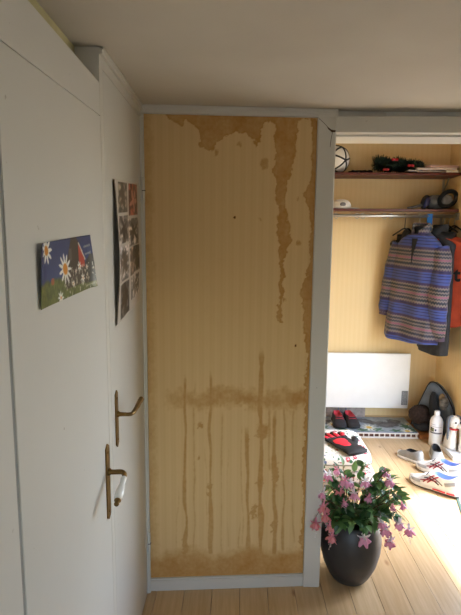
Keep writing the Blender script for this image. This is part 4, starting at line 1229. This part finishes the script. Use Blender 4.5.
for (pxh, lab, fl_) in ((340.5, 'left of the two black trainers with red lining on the rack', 1), (355.0, 'right of the two black trainers with red lining on the rack', -1)):
    a = at_z(pxh, 429.5, rz+.006); b = Vector((a.x+.012*fl_, a.y+.255, 0))
    t, rb, sf, so, up = shoe('black_trainer', lab, b, (a.x, a.y, 0), .25, .116, .088, bmats, 'shoes on the low rack', opening=(.46, .97), odepth=.72, z0=rz+.0045)
    for s in (.50, .57, .64): rb('lace', [(s, PI*(.33+.34*k/6)) for k in range(7)], .004, bmats['lining'])

# ------------------------------------------------------------------ cushions and glove by the opening
def floral(name, seed, bg, dens):
    g = NT(name); v = g.coord('Object', (1, 1, 1), (seed, seed*2.3, 0))
    o = g.mix(g.rng(g.noise(v, 6.0), .3, .7), lin(bg), lin(tuple(int(q*.93) for q in bg)))
    for k, (sc, r, col, c2) in enumerate(((13, .30, (176, 44, 66), (236, 190, 196)), (17, .26, (62, 112, 84), (40, 84, 66)), (15, .20, (94, 116, 156), (60, 70, 110)), (23, .2, (70, 120, 80), (50, 90, 60)))):
        vo = g.n('ShaderNodeTexVoronoi'); vo.inputs['Scale'].default_value = sc*dens
        mp = g.n('ShaderNodeMapping'); mp.inputs['Location'].default_value = (k*3.7+seed, k*1.9, k*.77)
        nz = g.n('ShaderNodeTexNoise'); nz.inputs['Scale'].default_value = 45
        g.t.links.new(v, nz.inputs['Vector'])
        ad = g.n('ShaderNodeVectorMath', operation='MULTIPLY_ADD'); ad.inputs[1].default_value = (.03, .03, .03)
        g.t.links.new(nz.outputs['Color'], ad.inputs[0]); g.t.links.new(v, ad.inputs[2])
        g.t.links.new(ad.outputs[0], mp.inputs[0]); g.t.links.new(mp.outputs[0], vo.inputs['Vector'])
        cs = g.sep(vo.outputs['Color'])
        on = g.math('GREATER_THAN', cs[0], .52)
        m = g.math('MULTIPLY', g.rng(vo.outputs['Distance'], r+.06, r), on)
        core = g.rng(vo.outputs['Distance'], r*.55, r*.4)
        o = g.mix(m, o, g.mix(core, lin(col), lin(c2)))
    g.bump(g.noise(v, 220.0, 2.0), .2, .001)
    return g.done(o, .8)
def cushion(name, label, x0, x1, y0, y1, z0, z1, m, group):
    t = thing(name, label, 'cushion', ((x0+x1)/2, (y0+y1)/2, z0), 0, group)
    a, b, h = (x1-x0)/2, (y1-y0)/2, z1-z0
    rings = []; n = 72
    def ring(sc, z, amp=0):
        out = []
        for k in range(n):
            th = 2*PI*k/n; c, s = math.cos(th), math.sin(th)
            e = .28
            out.append((sc*a*math.copysign(abs(c)**e, c), sc*b*math.copysign(abs(s)**e, s), z+amp*math.sin(th*6+x0*9)*h*.03))
        return out
    rings = [ring(.93, .0), ring(.985, h*.14), ring(1.0, h*.45, 1), ring(1.0, h*.55, 1), ring(.985, h*.86), ring(.94, h*.97, 1), ring(.7, h, 1), ring(.3, h*1.0), ring(.02, h*1.0)]
    bm = B(); loft(bm, rings); obj('cover', bm, m, t, smooth=True)
    bm = B(); pts = [Vector(p)*1.0 for p in ring(1.006, h*.5)]; tube(bm, pts+[pts[0]], .004, 6); obj('piping', bm, mat('grey_piping', (128, 126, 112), .8), t, smooth=True)
    return t
CZ = .215
cb, cf = at_z(358.5, 428.5, CZ), at_z(373, 458.5, CZ)
cx1 = (cb.x+cf.x)/2
cushion('seat_cushion', 'white floral seat cushion on top, carrying the glove', cx1-.62, cx1, cf.y, cb.y, .112, CZ, floral('white_floral_cotton', 1.3, (226, 226, 222), 1.7), 'cushions stacked by the opening')
cushion('seat_cushion', 'red and green floral cushion underneath the white one', cx1-.61, cx1+.022, cf.y-.02, cb.y-.03, .0, .111, floral('red_floral_cotton', 4.1, (196, 186, 176), 2.0), 'cushions stacked by the opening')
# fingerless glove
ga_, gb_ = at_z(329, 433, CZ+.02), at_z(355, 450, CZ+.02)
d = gb_-ga_
t = thing('cycling_glove', 'red and black fingerless cycling glove on the white cushion', 'glove', (ga_.x, ga_.y, CZ+.0015), math.atan2(d.y, d.x))
GL = d.length*1.12
t.scale = (1.0, 1.55, 1.2)
M_gb = mat('black_glove_fabric', (22, 22, 25), .8, 0, .2, 40, .4, 250); M_gr = mat('red_glove_panel', (214, 30, 52), .7, 0, .1, 40, .3, 250)
bm = B(); n = 28
prof = [(.22, .050, .016, .002), (.30, .056, .021, 0), (.45, .058, .025, 0), (.62, .055, .027, -.002), (.75, .049, .026, -.002), (.84, .046, .027, -.002), (.95, .050, .026, -.002), (1.0, .050, .022, -.002)]
loft(bm, [[(s*GL, yo+w*math.copysign(abs(math.cos(2*PI*k/n))**.8, math.cos(2*PI*k/n)), hh*.5+hh*.5*math.sin(2*PI*k/n)) for k in range(n)] for s, w, hh, yo in prof])
obj('palm', bm, M_gb, t, smooth=True)
for (y, yt, s1) in ((-.042, -.055, .06), (-.015, -.020, .0), (.014, .016, .0), (.042, .052, .05)):
    bm = B(); tube(bm, [(.30*GL, y, .012), (.18*GL, y+(yt-y)*.5, .013), (s1*GL, yt, .012)], [.0145, .0138, .0125], 14, flat=.85); fg = obj('finger', bm, M_gb, t, smooth=True)
    bm = B(); tube(bm, [(.27*GL, y, .0165), (.16*GL, y+(yt-y)*.55, .0175), ((s1+.05)*GL, yt, .016)], [.0115, .0112, .0085], 12, flat=.85); obj('finger_panel', bm, M_gr, fg, smooth=True)
bm = B(); tube(bm, [(.60*GL, .045, .012), (.48*GL, .072, .012), (.36*GL, .082, .011)], [.019, .017, .0145], 14, flat=.8); obj('thumb', bm, M_gb, t, smooth=True)
bm = B(); loft(bm, [[(s*GL, w*math.cos(2*PI*k/n)-.008, .0175+.0105*math.sin(2*PI*k/n)) for k in range(n)] for s, w in ((.38, .02), (.41, .036), (.52, .042), (.64, .038), (.72, .028), (.75, .012))]); obj('back_panel', bm, M_gr, t, smooth=True)
bm = B(); loft(bm, [[(s*GL, .052*math.copysign(abs(math.cos(2*PI*k/n))**.7, math.cos(2*PI*k/n))-.002, .0155+.0165*math.sin(2*PI*k/n)) for k in range(n)] for s in (.82, .84, .97, .99)]); obj('wrist_strap', bm, M_black, t, smooth=True)

# ================================================================== FUCHSIA IN A DARK POT
PX, PY = .553, 2.09
plant = thing('potted_fuchsia', 'pink flowering fuchsia in a dark grey egg-shaped pot', 'potted plant', (PX, PY, 0))
bm = B(); lathe(bm, [(.076, 0), (.085, .004), (.102, .03), (.127, .085), (.142, .15), (.1455, .205), (.140, .25), (.128, .285), (.118, .305), (.113, .310), (.107, .305), (.108, .27), (.06, .268), (.004, .268)], 48)
obj('pot', bm, mat('dark_grey_glaze', (58, 56, 56), .42, 0, .08, 30, .1, 60), plant, smooth=True)
bm = B(); knobbly(bm, (0, 0, .262), .105, (1, 1, .18), .05, 8, 32, 12); obj('soil', bm, mat('dark_soil', (48, 36, 28), .95), plant, smooth=True)
# leaf meshes shared between all leaves
def leaf_mesh(L, W, curl):
    n = 5; vs = []; fs = []
    for i in range(n+1):
        s = i/n; w = W*math.sin(PI*s**.8)**.8 if 0 < i < n else 0.0
        z = -curl*L*s*s
        vs += [(s*L, -w, z+w*.35), (s*L, 0, z), (s*L, w, z+w*.35)]
    for i in range(n):
        a = i*3
        fs += [(a, a+1, a+4, a+3), (a+1, a+2, a+5, a+4)]
    me = bpy.data.meshes.new('leaf'); me.from_pydata(vs, [], fs)
    for p in me.polygons: p.use_smooth = True
    return me
def leaf_mat():
    g = NT('fuchsia_leaf'); oi = g.n('ShaderNodeObjectInfo')
    o = g.ramp(oi.outputs['Random'], [(0, lin((52, 88, 54))), (.45, lin((76, 118, 68))), (.8, lin((104, 146, 84))), (1, lin((138, 172, 108)))])
    g.b.inputs['Subsurface Weight'].default_value = 0.0
    tl = g.n('ShaderNodeBsdfTranslucent'); g.t.links.new(o, tl.inputs[0])
    mx = g.n('ShaderNodeMixShader'); mx.inputs[0].default_value = .25
    m = g.done(o, .38, 0, .5)
    g.t.links.new(g.b.outputs[0], mx.inputs[1]); g.t.links.new(tl.outputs[0], mx.inputs[2]); g.t.links.new(mx.outputs[0], g.t.nodes['Material Output'].inputs[0])
    return m
M_leaf = leaf_mat()
M_stem = mat('reddish_stem', (116, 84, 52), .6, 0, .2, 40)
leafs = [leaf_mesh(.054, .0145, .3), leaf_mesh(.064, .0165, .4), leaf_mesh(.044, .0130, .1)]
for m in leafs: m.materials.append(M_leaf)
rnd = random.Random(21)
def add_leaf(p, d, roll, k, sc):
    o = bpy.data.objects.new('leaf', leafs[k]); COL.objects.link(o); o.parent = plant
    q = d.to_track_quat('X', 'Z').to_matrix() @ Matrix.Rotation(roll, 3, 'X')
    o.matrix_local = Matrix.Translation(p) @ q.to_4x4() @ Matrix.Scale(sc, 4)
nleaf = 0
targets = []
for k in range(22):
    a = 2*PI*k/22*1.0+rnd.uniform(-.2, .2)
    el = rnd.choice((.15, .4, .75, 1.1, .55))
    rr = rnd.uniform(.13, .19)*(1.12 if math.cos(a) > .2 else .92)
    if math.sin(a) < -.3: rr *= .85
    targets.append((rr*math.cos(a)*math.cos(el*.75), rr*math.sin(a)*math.cos(el*.75)*.85, .30+.05+rr*1.05*math.sin(el)))
for s in ((.17, -.02, .50), (.195, -.03, .44), (.20, .0, .37), (.12, -.05, .545), (-.03, -.05, .53), (.05, .02, .545), (-.10, -.04, .50), (.18, -.08, .36), (.215, -.02, .41), (-.10, -.13, .36), (-.04, -.15, .38), (.03, -.15, .36), (.09, -.14, .39), (.15, -.11, .37), (-.13, -.08, .43), (.0, -.12, .47), (.08, -.11, .47), (-.11, -.03, .47), (-.07, -.08, .505), (-.01, -.05, .53), (.05, -.07, .51), (.12, -.05, .49), (-.03, -.11, .43), (.05, -.12, .43), (-.09, -.1, .42), (.13, -.09, .43), (.17, -.04, .46), (-.06, .0, .52), (.09, -.02, .53)): targets.append(s)
for T in targets:
    T = Vector(T); base = Vector((T.x*.18, T.y*.18, .265)); mid = base.lerp(T, .5)+Vector((0, 0, .05))
    cur = bez(base, mid, T, 10); bmS = B(); tube(bmS, cur, [.0032]*6+[.0022]*5, 5); obj('stem', bmS, M_stem, plant, smooth=True)
    if nleaf < 298: add_leaf(T, ((T-cur[8]).normalized()+Vector((0, -.2, .1))).normalized(), rnd.uniform(-.5, .5), 0, 1.0); nleaf += 1
    for i in range(4, 11):
        tg = (cur[min(i+1, 10)]-cur[i-1]).normalized()
        sd = tg.cross(Vector((0, 0, 1)));
        if sd.length < .1: sd = Vector((1, 0, 0))
        sd.normalize(); ph = (i % 2)*PI/2+rnd.uniform(-.4, .4)
        for s in (-1, 1):
            if nleaf >= 298 or rnd.random() < ((.50 if i < 7 else .25) if T.y < .05 else .85): continue
            d = (tg*.55+sd*s*math.cos(ph)+Vector((0, 0, 1))*math.sin(ph)*s*.8+Vector((0, -.15, .1))).normalized()
            add_leaf(cur[i], d, rnd.uniform(-.5, .5), rnd.choice((0, 1, 2)), rnd.uniform(.85, 1.3)); nleaf += 1
# flowers
def sepal_bm(L, up):
    bm = B()
    tube(bm, [(0, 0, .016), (0, 0, .010), (0, 0, 0), (0, 0, -.012), (0, 0, -.016)], [.0015, .0042, .0038, .0060, .0062], 10)
    for k in range(4):
        a = PI/2*k+.4; c, s = math.cos(a), math.sin(a); pv = None
        rows = []
        for i in range(6):
            t_ = i/5; r = .005+L*t_*(1-.15*t_); z = -.014+up*L*t_*t_*1.1-.004*t_; w = .0062*math.sin(PI*(.18+.80*t_))**.9 if i < 5 else .0005
            rows.append([(c*r-s*(-w), s*r+c*(-w), z+.001), (c*r, s*r, z+.0025), (c*r-s*w, s*r+c*w, z+.001)])
        loft(bm, rows, False, False)
    return bm
def corolla_bm(r, h, ph):
    bm = B(); n = 40; rings = []
    for i in range(7):
        t_ = i/6
        rings.append([((.0045+(r-.0045)*t_**.75)*(1+.26*t_*math.sin(5*th+ph)+.10*t_*math.sin(11*th))*math.cos(th), (.0045+(r-.0045)*t_**.75)*(1+.26*t_*math.sin(5*th+ph)+.10*t_*math.sin(11*th))*math.sin(th), -.013-h*t_+.006*t_*math.sin(7*th+ph*2)) for th in [2*PI*k/n for k in range(n)]])
    loft(bm, rings+[[(x*.6, y*.6, z+.004) for x, y, z in rings[-1]]], True, False)
    return bm
def stamen_bm():
    bm = B()
    for k in range(4):
        a = k*1.7; x, y = .004*math.cos(a), .004*math.sin(a); l = -.055-.006*k
        tube(bm, [(x*.3, y*.3, -.014), (x, y, -.035), (x*1.5, y*1.5, l)], .0006, 4); ball(bm, (x*1.5, y*1.5, l), .0016, 6, 4)
    tube(bm, [(0, 0, -.014), (.001, 0, -.085)], .0007, 4); ball(bm, (.001, 0, -.087), .0022, 6, 5)
    return bm
def petal(name, c):
    g = NT(name); oi = g.n('ShaderNodeObjectInfo')
    o = g.mix(oi.outputs['Random'], lin(c), lin(tuple(min(255, int(q*1.12)+8) for q in c)))
    tl = g.n('ShaderNodeBsdfTranslucent'); g.t.links.new(o, tl.inputs[0]); mx = g.n('ShaderNodeMixShader'); mx.inputs[0].default_value = .3
    m = g.done(o, .55); g.t.links.new(g.b.outputs[0], mx.inputs[1]); g.t.links.new(tl.outputs[0], mx.inputs[2]); g.t.links.new(mx.outputs[0], g.t.nodes['Material Output'].inputs[0])
    return m
M_pink, M_coral, M_pale, M_rose = petal('pink_petal', (242, 166, 194)), petal('coral_petal', (238, 150, 156)), petal('pale_sepal', (248, 232, 236)), petal('rose_sepal', (238, 156, 178))
def as_mesh(bm, nm):
    me = bpy.data.meshes.new(nm); bmesh.ops.recalc_face_normals(bm, faces=bm.faces); bm.to_mesh(me); bm.free()
    for p in me.polygons: p.use_smooth = True
    return me
sep_m = {c: as_mesh(sepal_bm(.027, .45), 'flower') for c in ('pale', 'rose')}
sep_m['pale'].materials.append(M_pale); sep_m['rose'].materials.append(M_rose)
cor_m = {}
for c, m in (('pink', M_pink), ('coral', M_coral)):
    for v_ in (0, 1):
        me = as_mesh(corolla_bm(.024 if v_ == 0 else .021, .026, v_*1.3), 'corolla'); me.materials.append(m); cor_m[(c, v_)] = me
sta_m = as_mesh(stamen_bm(), 'stamens'); sta_m.materials.append(M_pale)
FL = [(329, 472, 2.02, 'pale', 'pink', 1.0), (337, 468, 2.10, 'rose', 'pink', .8), (345.5, 478, 2.0, 'rose', 'pink', 1.0), (351, 480, 2.02, 'pale', 'pink', .85), (339, 487, 2.0, 'rose', 'coral', .9),
      (324, 490, 2.0, 'pale', 'pink', 1.1), (324, 503, 1.99, 'rose', 'coral', 1.15), (316, 520, 1.97, 'rose', 'coral', 1.1), (325, 513, 1.96, 'rose', 'coral', 1.0), (330, 523, 1.96, 'rose', 'coral', 1.0), (333, 533, 1.96, 'rose', 'coral', 1.1),
      (354, 490, 1.97, 'pale', 'pink', 1.1), (365, 478, 2.0, 'pale', 'pink', 1.05), (390, 477, 2.03, 'pale', 'pink', 1.1), (385, 470, 2.05, 'rose', 'pink', .8), (369, 495, 1.98, 'rose', 'pink', .85), (402, 503, 2.0, 'rose', 'pink', .75),
      (381, 519, 1.95, 'pale', 'pink', 1.1), (386, 526, 1.95, 'pale', 'pink', 1.1), (399, 520, 1.96, 'pale', 'pink', 1.15), (409, 526, 1.96, 'pale', 'pink', 1.1), (391, 538, 1.94, 'pale', 'pink', 1.15), (364, 534, 1.95, 'pale', 'pink', 1.3), (393, 505, 2.0, 'rose', 'pink', .7), (344, 500, 1.97, 'rose', 'pink', .8)]
for i, (px, py, Y, sc_, cc, s) in enumerate(FL):
    p = at_y(px, py, Y)-plant.location
    o = bpy.data.objects.new('flower', sep_m[sc_]); COL.objects.link(o); o.parent = plant
    o.matrix_local = Matrix.Translation(p) @ Matrix.Rotation(rnd.uniform(0, 6), 4, 'Z') @ Matrix.Rotation(rnd.uniform(-.35, .35), 4, 'X') @ Matrix.Scale(s*.88, 4)
    c = bpy.data.objects.new('corolla', cor_m[(cc, i % 2)]); COL.objects.link(c); c.parent = o
    c = bpy.data.objects.new('stamens', sta_m); COL.objects.link(c); c.parent = o
    q = Vector((p.x*.55, p.y*.4, min(p.z+.045+.02*(i % 3), .46)))
    ped = B(); tube(ped, bez(p+Vector((0, 0, .012*s)), p+Vector((0, 0, .035)), q, 6), .0011, 5); obj('flower_stalk', ped, M_stem, plant, smooth=True)
